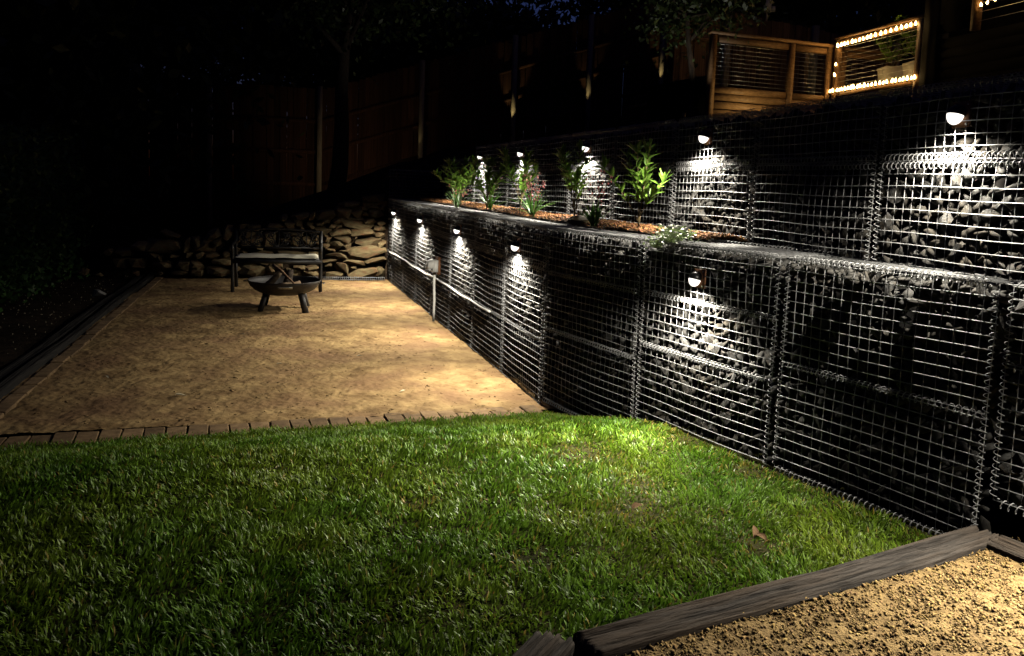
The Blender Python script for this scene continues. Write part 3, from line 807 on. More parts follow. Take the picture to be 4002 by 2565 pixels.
STR = [leaf_shape('strap', M_STRAP, W=0.065, curl=c, fold=0.2, n=6) for c in (0.12, 0.3, 0.5)]
PSTR = [leaf_shape('strap', M_PALELEAF, W=0.075, curl=c, fold=0.2, n=6) for c in (0.1, 0.3, 0.5)]
petal = hull_mesh('petal', random.Random(8), M_PINK, dims=(1, .5, .5), n=8)
def strap_plant(loc, h, label, seed, nb=26, pale=False, flowers=6, fh=0.33, group='strap leaved flowering plants'):
    r0 = random.Random(seed); root = thing('strap_leaf_plant', loc, label, 'plant', group)
    for k in range(nb):
        az = r0.uniform(0, 6.28); el = r0.uniform(0.8, 1.5); s = h * r0.uniform(0.65, 1.1)
        me = r0.choice(PSTR if pale and k % 2 == 0 else STR)
        q = Vector((math.cos(az) * math.cos(el), math.sin(az) * math.cos(el), math.sin(el))).to_track_quat('X', 'Z')
        o = place('blade', me, root, (r0.uniform(-.02, .02), r0.uniform(-.02, .02), 0), q.to_euler(), (s, s, s))
    for k in range(flowers):
        az = r0.uniform(0, 6.28); out = r0.uniform(0.03, 0.13); hh = fh * r0.uniform(0.7, 1.05)
        mb = MB(); b = np.array(loc)
        pts = [b + np.array([math.cos(az) * out * t ** 1.4, math.sin(az) * out * t ** 1.4, hh * t]) for t in np.linspace(0, 1, 6)]
        mb.tube(np.array(pts), np.linspace(.0022, .0012, 6), 4); fs = mb.build('flower_stem', M_STEM, root, smooth=True)
        for q in range(14):
            t = r0.uniform(0.5, 1.0); p = np.array(pts[0]) * 0
            i = t * 5; i0 = min(4, int(i)); p = pts[i0] + (pts[i0 + 1] - pts[i0]) * (i - i0) + np.array([r0.uniform(-.022, .022), r0.uniform(-.022, .022), r0.uniform(-.01, .012)])
            s = r0.uniform(0.018, 0.034)
            o = place('flower', petal, fs, p - wloc(fs), (r0.uniform(0, 6), r0.uniform(0, 6), r0.uniform(0, 6)), (s, s, s))
strap_plant((-0.60, 8.62, SZ), 0.26, 'pale spiky strap plant in front of the leftmost shrub', 21, 24, pale=True, flowers=3, fh=.25)
strap_plant((-0.24, 8.30, SZ), 0.24, 'strap plant with pale pink flowers lit from behind', 22, 22, flowers=7, fh=.36)
strap_plant((0.155, 6.80, SZ), 0.24, 'strap plant with dusky pink flowers in the middle of the bed', 23, 26, flowers=9, fh=.36)
strap_plant((0.535, 5.50, SZ), 0.20, 'dark green strap plant with purple flowers left of the largest shrub', 24, 34, flowers=4, fh=.36)
# white flowering ground cover spilling over the wall edge
gc = thing('ground_cover', (0.89, 4.58, SZ), 'low pale green ground cover with white flowers at the bed edge', 'plant')
def make_gc():
    rg = np.random.RandomState(12); r0 = random.Random(12)
    mb = MB(); fl = []
    v0 = np.array([(0, -.25, 0), (.5, -.3, .08), (1, 0, 0), (.5, .3, .08), (0, .25, 0)])
    for k in range(900):
        a = rg.uniform(-1, 1); x = 0.89 + a * 0.19 * 0.55 + rg.normal(0, .045); y = 4.60 + a * 0.27 + rg.normal(0, .05)
        z = SZ - 0.015 + rg.rand() * 0.075 * max(0.1, 1 - a * a * .8) + (-.03 if x < 0.80 else 0)
        q = np.array(Euler((rg.uniform(-.8, .8), rg.uniform(-1, .3), rg.uniform(0, 6.3))).to_matrix()); s = rg.uniform(.012, .026)
        mb.add((v0 * s) @ q.T + np.array([x, y, z]), [(0, 1, 2, 3, 4)])
        if k % 9 == 0 and a > -0.3: fl.append((x, y, z + .012))
    mb.build('foliage', leaf_mat('pale_green_leaf', (0.26, 0.38, 0.13), (0.38, 0.50, 0.22)), gc, kind='stuff')
    pm = hull_mesh('white_flower', r0, M_PETAL, dims=(1, 1, .6), n=14)
    for p in fl:
        s = rg.uniform(.018, .032); place('flower', pm, gc, np.array(p) - wloc(gc), (0, 0, rg.uniform(0, 6)), (s, s, s))
make_gc()

# ------------------------------------------------------------------ dry stone wall at the back
W0 = np.array([-1.946, 12.72]); W1 = np.array([-5.215, 11.96])
we = (W1 - W0) / np.linalg.norm(W1 - W0); wnrm = np.array([-we[1], we[0]])
if wnrm[1] > 0: wnrm = -wnrm
STONES = [(0.21, 1.25, 0.33, 0.1, -8),(0.27, 1.16, 0.23, 0.06, 0),(0.09, 1.12, 0.09, 0.08, 0),(0.23, 1.11, 0.19, 0.05, 0),(0.6, 1.15, 0.3, 0.09, 0),(0.69, 1.03, 0.23, 0.14, 10),(0.48, 1.03, 0.17, 0.14, 0),(0.35, 1.09, 0.09, 0.05, 0),(0.35, 1.01, 0.09, 0.06, 0),(0.19, 1.02, 0.2, 0.12, 0),(0.94, 0.98, 0.29, 0.14, -3),(1.13, 0.96, 0.09, 0.12, 5),(1.3, 0.95, 0.29, 0.1, -5),(1.56, 0.92, 0.11, 0.07, -15),(0.5, 0.93, 0.27, 0.06, 8),(0.28, 0.9, 0.17, 0.08, 5),(0.11, 0.88, 0.13, 0.08, 0),(0.93, 0.88, 0.16, 0.07, 0),(0.74, 0.9, 0.16, 0.13, -40),(1.33, 0.85, 0.12, 0.09, 0),(1.46, 0.82, 0.17, 0.12, 10),(0.46, 0.84, 0.5, 0.11, 5),(1.03, 0.84, 0.14, 0.05, 0),(0.83, 0.82, 0.14, 0.06, 0),(0.74, 0.81, 0.1, 0.05, 0),(1.16, 0.81, 0.11, 0.11, 0),(1.31, 0.76, 0.11, 0.09, 20),(0.98, 0.76, 0.23, 0.09, 8),(0.13, 0.78, 0.16, 0.1, 0),(0.12, 0.69, 0.14, 0.09, 0),(0.71, 0.72, 0.3, 0.1, 3),(0.38, 0.72, 0.32, 0.11, 3),(0.92, 0.63, 0.12, 0.12, 5),(0.71, 0.62, 0.28, 0.09, 5),(0.56, 0.63, 0.05, 0.08, 0),(0.49, 0.64, 0.05, 0.04, 0),(0.31, 0.58, 0.38, 0.12, -5),(0.1, 0.55, 0.11, 0.14, 20),(0.78, 0.53, 0.19, 0.13, -10),(0.92, 0.52, 0.12, 0.08, 10),(0.61, 0.52, 0.1, 0.08, 0),(0.63, 0.44, 0.24, 0.06, -8),(0.86, 0.45, 0.14, 0.05, 5),(0.33, 0.43, 0.54, 0.18, -8),(0.77, 0.36, 0.32, 0.08, 0),(1.09, 0.37, 0.16, 0.08, 0),(1.42, 0.38, 0.41, 0.08, 0),(0.18, 0.31, 0.31, 0.08, -3),(0.49, 0.27, 0.33, 0.09, 4),(0.82, 0.29, 0.28, 0.04, 0),(0.69, 0.19, 0.22, 0.13, 20),(0.52, 0.18, 0.1, 0.06, 0),(1.39, 0.57, 0.14, 0.12, 0),(1.2, 0.57, 0.14, 0.14, 0),(1.52, 0.58, 0.13, 0.06, 0),(1.06, 0.63, 0.06, 0.07, 0),(1.06, 0.55, 0.06, 0.07, 0),(1.17, 0.73, 0.14, 0.04, 0),(1.37, 0.68, 0.19, 0.05, 0),(1.06, 0.47, 0.08, 0.05, 0),(1.32, 0.17, 0.17, 0.05, 0),(1.13, 0.18, 0.23, 0.05, 0),(1.38, 0.09, 0.25, 0.11, 5),(1.14, 0.09, 0.24, 0.13, 0),(0.88, 0.22, 0.13, 0.06, 0),(0.33, 0.1, 0.48, 0.16, 0),(0.11, 0.12, 0.14, 0.18, 0),(0.79, 0.06, 0.25, 0.11, 0),(2.36, 0.68, 0.11, 0.19, 4),(2.56, 0.63, 0.21, 0.15, -30),(2.63, 0.48, 0.29, 0.18, 0),(2.5, 0.55, 0.11, 0.11, 0),(2.8, 0.49, 0.12, 0.21, 0),(2.91, 0.48, 0.1, 0.2, 0),(2.37, 0.37, 0.11, 0.1, 0),(2.57, 0.34, 0.19, 0.07, -3),(2.75, 0.34, 0.13, 0.09, 0),(2.89, 0.33, 0.1, 0.08, 0),(3.23, 0.46, 0.47, 0.18, 5),(3.55, 0.44, 0.23, 0.15, 0),(3.16, 0.64, 0.24, 0.06, 25),(3.44, 0.33, 0.24, 0.06, 5),(3.1, 0.31, 0.18, 0.05, 10),(3.31, 0.28, 0.1, 0.07, 0),(2.79, 0.19, 0.19, 0.12, 10),(2.97, 0.18, 0.21, 0.13, 0),(2.44, 0.25, 0.25, 0.12, 0),(2.48, 0.1, 0.31, 0.13, 0),(3.77, 0.37, 0.23, 0.1, 0),(3.97, 0.36, 0.1, 0.09, 0),(3.58, 0.21, 0.21, 0.12, 0),(3.26, 0.17, 0.24, 0.13, 0),(3.8, 0.21, 0.19, 0.12, 0),(2.78, 0.08, 0.21, 0.09, 0),(3.01, 0.07, 0.21, 0.09, 0),(2.13, 0.76, 0.15, 0.09, 0),(1.97, 0.76, 0.17, 0.07, 0),(1.66, 0.78, 0.21, 0.09, 0),(1.96, 0.58, 0.25, 0.11, 0),(1.9, 0.49, 0.12, 0.11, 0),(1.77, 0.57, 0.2, 0.16, 0),(2.1, 0.52, 0.12, 0.11, 0),(2.18, 0.56, 0.12, 0.1, 0),(2.05, 0.65, 0.2, 0.09, 0),(1.78, 0.66, 0.18, 0.08, 0),(1.87, 0.37, 0.26, 0.08, 0),(2.15, 0.37, 0.14, 0.07, 0),(1.99, 0.13, 0.38, 0.18, 0),(2.23, 0.17, 0.11, 0.13, 0),(1.76, 0.13, 0.13, 0.14, 0),(1.66, 0.19, 0.16, 0.12, 0),(1.74, 0.35, 0.08, 0.07, 0),(2.25, 0.43, 0.14, 0.1, 0),(2.05, 0.25, 0.26, 0.07, 0),(1.81, 0.25, 0.2, 0.08, 0)]
sw = thing('dry_stone_wall', (W0[0] + we[0] * 2, W0[1] + we[1] * 2, 0), 'low dry stone wall of brown sandstone behind the bench', 'stone wall')
rq = random.Random(31)
STM = [hull_mesh('stone_block', rq, M_SAND, dims=(1, 1, 1), n=22, boxy=0.88) for _ in range(18)]
bs = wloc(sw); wa = math.atan2(-we[1], -we[0])
for s, z, w, h, rot in STONES:
    p = W0 + we * s + wnrm * rq.uniform(-0.016, 0.016)
    if z > 1.4: continue
    place('stone', rq.choice(STM), sw, (p[0] - bs[0], p[1] - bs[1], z), (rq.uniform(-.06, .06), R(rot) + rq.uniform(-.04, .04), wa + rq.uniform(-.07, .07)), (w * 1.16, 0.30 + .03 * rq.random(), h * 1.2))
# packing earth behind the stones
mb = MB()
prof = [(-0.3, 1.15), (0.3, 1.1), (0.75, 1.0), (1.3, 0.88), (1.9, 0.72), (2.4, 0.6), (3.0, 0.48), (3.6, 0.4), (4.3, 0.28)]
for (s0, z0), (s1, z1) in zip(prof, prof[1:]):
    pa = W0 + we * s0 - wnrm * 0.03; pb = W0 + we * s1 - wnrm * 0.03; qa = pa - wnrm * 0.5; qb = pb - wnrm * 0.5
    v = [(pa[0], pa[1], -.2), (pb[0], pb[1], -.2), (qb[0], qb[1], -.2), (qa[0], qa[1], -.2), (pa[0], pa[1], z0), (pb[0], pb[1], z1), (qb[0], qb[1], z1), (qa[0], qa[1], z0)]
    mb.add(v, [(0, 1, 5, 4), (4, 5, 6, 7), (2, 3, 7, 6), (1, 2, 6, 5), (3, 0, 4, 7)])
mb.build('earth_backing', M_SOIL, sw)
# thin wire mesh strip at the foot of the stone wall
mb = MB()
pa = W0 + wnrm * 0.16 + we * 0.05; pb = W0 + wnrm * 0.16 + we * 1.35
for k in range(44):
    p = pa + (pb - pa) * k / 43; mb.tube([(p[0], p[1], -.01), (p[0], p[1], 0.055)], 0.004, 4)
mb.tube([(pa[0], pa[1], .045), (pb[0], pb[1], .045)], 0.004, 4); mb.tube([(pa[0], pa[1], .01), (pb[0], pb[1], .01)], 0.004, 4)
tag(mb.build('wire_edging', M_WIRE, None), 'low strip of wire mesh along the foot of the stone wall', 'wire edging')
# loose rubble at the left foot of the wall
rr = random.Random(41)
for k, (x, y, s) in enumerate(((-5.35, 11.6, .16), (-5.75, 11.35, .13), (-5.1, 11.78, .12), (-6.05, 11.5, .2))):
    o = bpy.data.objects.new('loose_stone', hull_mesh('loose_stone', rr, M_SAND, dims=(s, s * .8, s * .6), n=18)); COL.objects.link(o); o.location = (x, y, s * .25 + .05)
    tag(o, ('rounded stone at the left foot of the dry stone wall', 'small stone in the dark bed nearer than the wall', 'stone touching the corner of the patio', 'larger stone half hidden by the ivy')[k], 'stone', 'loose stones by the wall')

# ------------------------------------------------------------------ bench
BO = np.array([-3.13, 10.876]); bx = np.array([0.972, 0.234]); by = np.array([-0.234, 0.972])
bench = thing('garden_bench', (BO[0], BO[1], 0), 'black cast iron garden bench with scrollwork back', 'bench')
def bp_(x, y, z): return np.array([BO[0] + bx[0] * x + by[0] * y, BO[1] + bx[1] * x + by[1] * y, z])
HW = 0.565
for sx in (-1, 1):
    x = sx * HW
    MB().tube([bp_(x, 0.0, 0.0), bp_(x, 0.012, 0.2), bp_(x, 0.02, 0.42), bp_(x, 0.0, 0.56), bp_(x, -0.01, 0.60)], [.024, .022, .022, .022, .02], 4).build('leg', M_BRONZE, bench)
    MB().tube([bp_(x, 0.55, 0.0), bp_(x, 0.49, 0.22), bp_(x, 0.46, 0.42)], [.024, .022, .022], 4).build('leg', M_BRONZE, bench)
    MB().tube([bp_(x, 0.46, 0.42), bp_(x, 0.50, 0.6), bp_(x, 0.55, 0.79)], [.028, .026, .024], 4).build('back_post', M_BRONZE, bench)
    arm = [bp_(x, 0.51, 0.62), bp_(x, 0.35, 0.635), bp_(x, 0.15, 0.635), bp_(x, 0.0, 0.62)]
    th = np.linspace(0.3, 4.6, 12); arm += [bp_(x, -0.005 - 0.04 * math.sin(t), 0.575 + 0.042 * math.cos(t)) for t in th]
    MB().tube(np.array(arm), 0.019, 6).build('armrest', M_BRONZE, bench, smooth=True)
    MB().bar(bp_(x, 0.0, 0.40), bp_(x, 0.47, 0.40), 0.035, 0.035).build('side_rail', M_BRONZE, bench)
MB().bar(bp_(-HW, 0.01, 0.405), bp_(HW, 0.01, 0.405), 0.035, 0.05).build('front_rail', M_BRONZE, bench)
MB().bar(bp_(-HW, 0.45, 0.405), bp_(HW, 0.45, 0.405), 0.035, 0.04).build('rear_rail', M_BRONZE, bench)
for k in range(6):
    y = 0.07 + k * 0.07
    MB().bar(bp_(-HW, y, 0.425), bp_(HW, y, 0.425), 0.05, 0.014).build('seat_slat', M_BRONZE, bench)
def back(x, z): return bp_(x, 0.46 + (z - 0.42) * 0.24, z)
MB().tube(np.array([back(t * HW, 0.775 + 0.035 * math.cos(t * math.pi / 2)) for t in np.linspace(-1, 1, 19)]), 0.016, 6).build('top_rail', M_BRONZE, bench, smooth=True)
MB().tube([back(-HW, 0.555), back(HW, 0.555)], 0.015, 6).build('lower_back_rail', M_BRONZE, bench)
def spiral(cx, cz, r, a0, turns, sgn=1, k=22):
    th = np.linspace(0, turns * 2 * math.pi, k); rr_ = r * (1 - 0.80 * th / th[-1])
    return np.array([back(cx + sgn * q * math.cos(a0 + t), cz + q * math.sin(a0 + t)) for q, t in zip(rr_, th)])
for cx in (-0.37, 0.0, 0.37):
    mb = MB()
    for sx in (-1, 1):
        for cz, a0 in ((0.725, 4.7), (0.625, 1.6)):
            mb.tube(spiral(cx + sx * 0.095, cz, 0.052, a0, 1.35, sx), 0.0085, 5)
        mb.tube(np.array([back(cx + sx * (0.17 - 0.17 * abs(t) ** 1.3 * 0.9), 0.675 + 0.11 * t) for t in np.linspace(-1, 1, 11)]), 0.0085, 5)
        mb.tube(np.array([back(cx + sx * 0.15 * t, 0.675 + 0.10 * math.sin(t * 3.0 - 1.5)) for t in np.linspace(0.0, 1, 9)]), 0.0085, 5)
    mb.tube(np.array([back(cx, z) for z in (0.56, 0.68, 0.79)]), 0.008, 5)
    mb.lathe([(0.0001, .02), (.02, 0), (0.0001, -.02)], tuple(back(cx, 0.675)), 6)
    mb.build('scrollwork', M_BRONZE, bench, smooth=True)
# seat cushion lying on the bench
bm = bmesh.new(); bmesh.ops.create_grid(bm, x_segments=30, y_segments=8, size=0.5)
me = bpy.data.meshes.new('seat_cushion'); bm.free()
V = []; F = []; nu, nv = 41, 13
for side in (1, -1):
    for i in range(nu):
        for j in range(nv):
            a = i / (nu - 1) * 2 - 1; b = j / (nv - 1) * 2 - 1
            edge = (max(0, 1 - abs(a) ** 26) ** .5) * (max(0, 1 - abs(b) ** 8) ** .5)
            z = 0.022 * edge * side + (0.004 * math.sin(a * 9) + 0.003 * math.sin(b * 5 + a * 4)) * (side > 0)
            p = bp_(a * 0.535, 0.235 + b * 0.225, 0.456 + z); V.append(p)
nn = nu * nv
for i in range(nu - 1):
    for j in range(nv - 1):
        q = (i * nv + j, (i + 1) * nv + j, (i + 1) * nv + j + 1, i * nv + j + 1); F.append(q); F.append(tuple(x + nn for x in q[::-1]))
bpy.data.meshes.remove(me)
ob = MB(); ob.add(V, F); tag(ob.build('seat_cushion', M_CUSHION, None, smooth=True), 'thin cream cushion on the seat of the black bench', 'cushion')

# ------------------------------------------------------------------ fire pit
FP = np.array([-2.635, 9.46, 0.0])
pit = thing('fire_pit', tuple(FP), 'black round steel fire pit bowl on splayed legs', 'fire pit')
prof_o = [(0.0001, 0.185), (0.20, 0.186), (0.26, 0.20), (0.33, 0.235), (0.38, 0.28), (0.405, 0.325), (0.410, 0.345)]
prof_i = [(0.404, 0.347), (0.397, 0.325), (0.372, 0.285), (0.322, 0.243), (0.25, 0.21), (0.19, 0.198), (0.0001, 0.196)]
MB().lathe(prof_o + prof_i, tuple(FP), 48).build('bowl', M_PITMET, pit, smooth=True)
rim = [(FP[0] + 0.409 * math.cos(a), FP[1] + 0.409 * math.sin(a), 0.346) for a in np.linspace(0, 2 * math.pi, 49)]
MB().tube(np.array(rim), 0.006, 6, cap=False).build('rim', M_PITMET, pit, smooth=True)
for sx in (-1, 1):
    for sy in (-1, 1):
        la = math.atan2(sy, sx) + R(11)
        t = np.array([FP[0] + .265 * math.cos(la), FP[1] + .265 * math.sin(la), 0.23]); b = np.array([FP[0] + .352 * math.cos(la), FP[1] + .352 * math.sin(la), 0.0])
        mb = MB(); mb.bar(t, b, 0.06, 0.006, (0, 1, 0))
        mb.bar(t + np.array([sx * 0.028, sy * -0.028, 0]), b + np.array([sx * 0.028, sy * -0.028, 0]), 0.006, 0.055, (0, 1, 0))
        mb.build('leg', M_PITMET, pit)
for sx in (-1, 1):
    x = FP[0] + sx * 0.405
    MB().tube(np.array([(x, FP[1] - .05, .322), (x + sx * .055, FP[1] - .05, .322), (x + sx * .055, FP[1] + .05, .322), (x, FP[1] + .05, .322)]), 0.005, 6).build('handle', M_PITMET, pit)
# name plate on the front of the bowl
na = math.atan2(-FP[1] , -FP[0]) + 0.02
pc = np.array([FP[0] + 0.402 * math.cos(na), FP[1] + 0.402 * math.sin(na), 0.302])
pl = MB(); V = []
for i in range(7):
    a = na + (i / 6 - .5) * 0.40
    for z, rr_ in ((0.287, 0.392), (0.315, 0.408)):
        V.append((FP[0] + rr_ * math.cos(a), FP[1] + rr_ * math.sin(a), z))
        V.append((FP[0] + (rr_ + .004) * math.cos(a), FP[1] + (rr_ + .004) * math.sin(a), z))
Fq = []
for i in range(6):
    a = i * 4; Fq += [(a + 1, a + 5, a + 7, a + 3), (a + 2, a + 6, a + 4, a), (a, a + 4, a + 5, a + 1), (a + 3, a + 7, a + 6, a + 2)]
Fq += [(0, 1, 3, 2), (24, 26, 27, 25)]
plate = pl.add(V, Fq).build('name_plate', M_PLATE, pit)
cu = bpy.data.curves.new('lettering', 'FONT'); cu.body = 'FENISM'; cu.size = 0.026; cu.align_x = 'CENTER'; cu.align_y = 'CENTER'; cu.extrude = 0.0006; cu.space_character = 1.25
cu.materials.append(M_LETTER)
tmp = bpy.data.objects.new('lettering', cu); COL.objects.link(tmp)
lme = bpy.data.meshes.new_from_object(tmp.evaluated_get(bpy.context.evaluated_depsgraph_get()))
bpy.data.objects.remove(tmp)
lt = bpy.data.objects.new('lettering', lme); COL.objects.link(lt); lt.parent = plate
nv_ = Vector((math.cos(na), math.sin(na), -0.57)).normalized()
xax = Vector((-math.sin(na), math.cos(na), 0)); zax = nv_; yax = zax.cross(xax)
mm = Matrix((xax, yax, zax)).transposed()
cpt = Vector((FP[0] + 0.4075 * math.cos(na), FP[1] + 0.4075 * math.sin(na), 0.301))
lt.rotation_euler = mm.to_euler(); lt.location = cpt - Vector(wloc(plate))
# firewood
def log(a, b, r0_, r1_, label, mat=M_LOG, sides=5, seed=0, name='firewood_log', cat='firewood', group='firewood in the fire pit'):
    a = np.array(a); b = np.array(b); rg = np.random.RandomState(seed)
    mb = MB(); mb.tube([a, a * .66 + b * .34 + rg.normal(0, .006, 3), a * .3 + b * .7 + rg.normal(0, .006, 3), b], [r0_, r0_ * 1.04, r1_ * 1.02, r1_], sides)
    o = mb.build(name, mat, None); tag(o, label, cat, group); return o
px, py = FP[0], FP[1]
log((px - .02, py - .16, .27), (px + .22, py - .10, .31), .055, .05, 'split log nearest the front rim of the fire pit', seed=1, sides=4)
log((px - .22, py + .02, .26), (px - .03, py - .02, .46), .05, .042, 'split log leaning upright in the middle of the fire pit', seed=2, sides=4)
log((px - .26, py - .14, .26), (px - .02, py - .24, .285), .032, .028, 'thin reddish log lying at the left of the fire pit', mat=M_STICK, seed=3)
log((px + .02, py + .02, .28), (px + .03, py + .14, .44), .05, .04, 'dark log standing behind the others in the bowl', mat=M_BARK, seed=4, sides=6)
log((px - .12, py - .06, .52), (px + .20, py - .27, .325), .018, .012, 'long brown stick resting across the fire pit', mat=M_STICK, seed=5, sides=7, name='poking_stick', cat='stick', group=None)

# ------------------------------------------------------------------ power outlet, conduits
ow_ = A + FD * 3.53; fe = -FD; fn = outward(fe)
outlet = thing('power_outlet', (ow_[0], ow_[1], 0.56), 'white weatherproof power outlet on a timber block', 'power outlet')
def op(x, y, z): return np.array([ow_[0] + fe[0] * x + fn[0] * y, ow_[1] + fe[1] * x + fn[1] * y, z])
def obox(mb, x0, x1, y0, y1, z0, z1, sl=0.0):
    v = [op(x, y + (sl * 0 if z == z0 else -sl) * (y == y1), z) for x in (x0, x1) for y in (y0, y1) for z in (z0, z1)]
    return mb.add(v, [(0, 1, 3, 2), (4, 6, 7, 5), (0, 4, 5, 1), (2, 3, 7, 6), (0, 2, 6, 4), (1, 5, 7, 3)])
obox(MB(), -0.085, 0.085, 0.008, 0.035, 0.53, 0.72).build('backing_board', M_REDWOOD, outlet)
obox(MB(), -0.07, 0.07, 0.035, 0.085, 0.555, 0.685).build('socket_box', M_WHITE, outlet)
hood = MB()
V = [op(-0.072, .086, .69), op(.072, .086, .69), op(.072, .14, .665), op(-.072, .14, .665), op(-0.072, .086, .60), op(.072, .086, .60), op(.072, .15, .585), op(-.072, .15, .585)]
hood.add(V, [(0, 1, 2, 3), (3, 2, 6, 7), (0, 3, 7, 4), (2, 1, 5, 6), (4, 7, 6, 5)]).build('rain_hood', M_WHITE, outlet)
for x in (-0.035, 0.035): obox(MB(), x - .022, x + .022, .085, .09, .562, .592).build('socket_face', M_CONDUIT, outlet)
MB().tube([op(0, .06, .555), op(0, .06, .52)], 0.016, 10).build('gland', M_GREYSEAL, outlet)
tag(MB().tube(np.array([op(0, .06, .52), op(0.003, .062, .42), op(.012, .058, .25), op(0.0, .056, .12), op(-.006, .056, 0.0)]), 0.0145, 10).build('electrical_conduit', M_CONDUIT, None, smooth=True),
    'upright white conduit dropping from the outlet to the ground', 'conduit')
hp = []
for s in np.linspace(1.35, 7.25, 40):
    q = A + FD * s; q = q + outward(-FD) * (0.020 + 0.003 * math.sin(s * 5)); hp.append((q[0], q[1], 0.456 + 0.008 * math.sin(s * 2.3) + 0.004 * math.sin(s * 7)))
tag(MB().tube(np.array(hp), 0.010, 8).build('electrical_conduit', M_CONDUIT, None, smooth=True), 'white conduit running along the middle of the far gabion wall', 'conduit')

# ------------------------------------------------------------------ sloping ground behind the walls
def hill_z(x, y):
    z = 1.471 + .1224 * x + .0509 * y - 0.32 * np.maximum(0, -(x + 2.0)) + 0.02 * np.maximum(0, y - 14) * np.clip((x + 3) / 6, 0, 1)
    return np.maximum(z, 0.35)
def make_hill():
    xs = np.linspace(-22, 26, 150); ys = np.linspace(-3, 45, 150)
    X, Y = np.meshgrid(xs, ys, indexing='ij'); 
    dU = (X - UP0[0]) * 0.957 + (Y - UP0[1]) * 0.290          # distance behind the upper wall
    lw_ = 12.72 + (X - W0[0]) * (W1[1] - W0[1]) / (W1[0] - W0[0])
    ok = np.where(X > -1.2, dU > 0.30, Y > lw_ + 0.30)
    Z = hill_z(X, Y)
    Z = np.minimum(Z, np.where(dU < 2.5, 1.93 + 0.4 * np.maximum(0, dU - .6), 99))
    stp = np.interp(np.clip((W0[0] - X), -1, 5), [-1, 0, 1, 2, 3, 4.3], [1.3, 1.2, .9, .65, .5, .3])
    Z = np.where((X < -1.2), np.minimum(Z, stp + 0.25 * np.maximum(0, Y - lw_ - .3)), Z)
    Z += 0.08 * (vnoise(X.ravel(), Y.ravel(), .9, 61).reshape(X.shape) - .5)
    okq = ok[:-1, :-1] & ok[1:, :-1] & ok[1:, 1:] & ok[:-1, 1:]
    i, j = np.where(okq); n = 150
    q = np.stack([i * n + j, (i + 1) * n + j, (i + 1) * n + j + 1, i * n + j + 1], -1)
    mb = MB(); mb.add(np.stack([X, Y, Z], -1).reshape(-1, 3), q); o = mb.build('garden_slope', M_SOIL, None, smooth=True); o['kind'] = 'structure'
make_hill()

# ------------------------------------------------------------------ paling fences
def paling(width, hgt, mat):
    bm = bmesh.new(); bmesh.ops.create_cube(bm, size=1)
    for v in bm.verts: v.co = (v.co.x * width, v.co.y * 0.018, (v.co.z + .5) * hgt)
    bmesh.ops.bevel(bm, geom=list(bm.edges), offset=0.003, segments=1, affect='EDGES')
    me = bpy.data.meshes.new('board'); bm.to_mesh(me); bm.free(); me.materials.append(mat); return me
def fence(P, e, s0, s1, zf, hf, posts, label, seed, bw=0.145, rails=(0.25, 1.0, 1.7), mat=None):
    mat = mat or M_PALING
    e = np.array(e) / np.linalg.norm(e); nrm = outward(e); r0 = random.Random(seed)
    root = thing('paling_fence', (P[0], P[1], zf(0)), label, 'fence'); b = wloc(root); me = paling(bw + 0.006, 1.0, mat); flip = 1; a = math.atan2(e[1], e[0])
    s = s0
    while s < s1:
        flip = -flip; p = np.array(P) + e * s + nrm * (0.0105 * flip + r0.uniform(-.001, .001))
        place('board', me, root, (p[0] - b[0], p[1] - b[1], zf(s) - b[2]), (0, r0.uniform(-.006, .006), a), (1, 1, hf(s) + r0.uniform(-.015, .015)))
        s += bw
    ps = sorted(posts)
    for p_ in ps:
        p = np.array(P) + e * p_ + nrm * 0.085
        z0 = zf(p_); MB().box((p[0], p[1], z0 + hf(p_) / 2 - .1), (0.11, 0.11, hf(p_) + .3), a).build('post', M_POST, root)
    for z in rails:
        for a0, a1 in zip([s0] + ps, ps + [s1]):
            if a1 - a0 < 0.2: continue
            q0 = np.array(P) + e * (a0 + .01) + nrm * 0.035; q1 = np.array(P) + e * (a1 - .01) + nrm * .035
            MB().bar((q0[0], q0[1], zf(a0) + z), (q1[0], q1[1], zf(a1) + z), 0.04, 0.085).build('rail', mat, root)
    return root
fence((-0.14, 20.5), (0.957, 0.29), -16.0, 7.0, lambda s: (2.65 + 0.34 * s if s > -4.5 else 1.12) - 0.9, lambda s: 3.35, [-7.0, -4.62, -2.27, 0.0, 1.95, 3.93], 'dark paling fence climbing the slope at the back of the garden', 5, rails=(1.15, 1.9, 2.6), mat=M_PALING_DARK)
ef = np.array([3.79, 1.2]); 
fence((3.0, 16.0), ef, 0.0, 5.2, lambda s: 2.7, lambda s: 2.42 - 0.085 * s, [1.0, 3.0, 5.0], 'brown board fence standing behind the timber deck', 6, rails=(0.9, 1.75), bw=0.14)
eh = ef / np.linalg.norm(ef)
fp = np.array([3.0, 16.0]) + eh * 1.85 + outward(eh) * 0.1
fx = thing('security_light', (fp[0], fp[1], 4.95), 'pale grey cylindrical security light at the top of the fence', 'light fitting')
MB().tube([(fp[0], fp[1], 5.06), (fp[0], fp[1], 5.30)], 0.075, 16).build('housing', M_WHITE, fx, smooth=True)
MB().box((fp[0] + .10, fp[1] - .03, 5.12), (0.07, 0.07, 0.10)).build('bracket', M_WHITE, fx)
MB().bar((fp[0], fp[1] + .02, 4.9), (fp[0], fp[1] + .02, 5.08), 0.03, 0.03, (0, 1, 0)).build('stem', M_WHITE, fx)

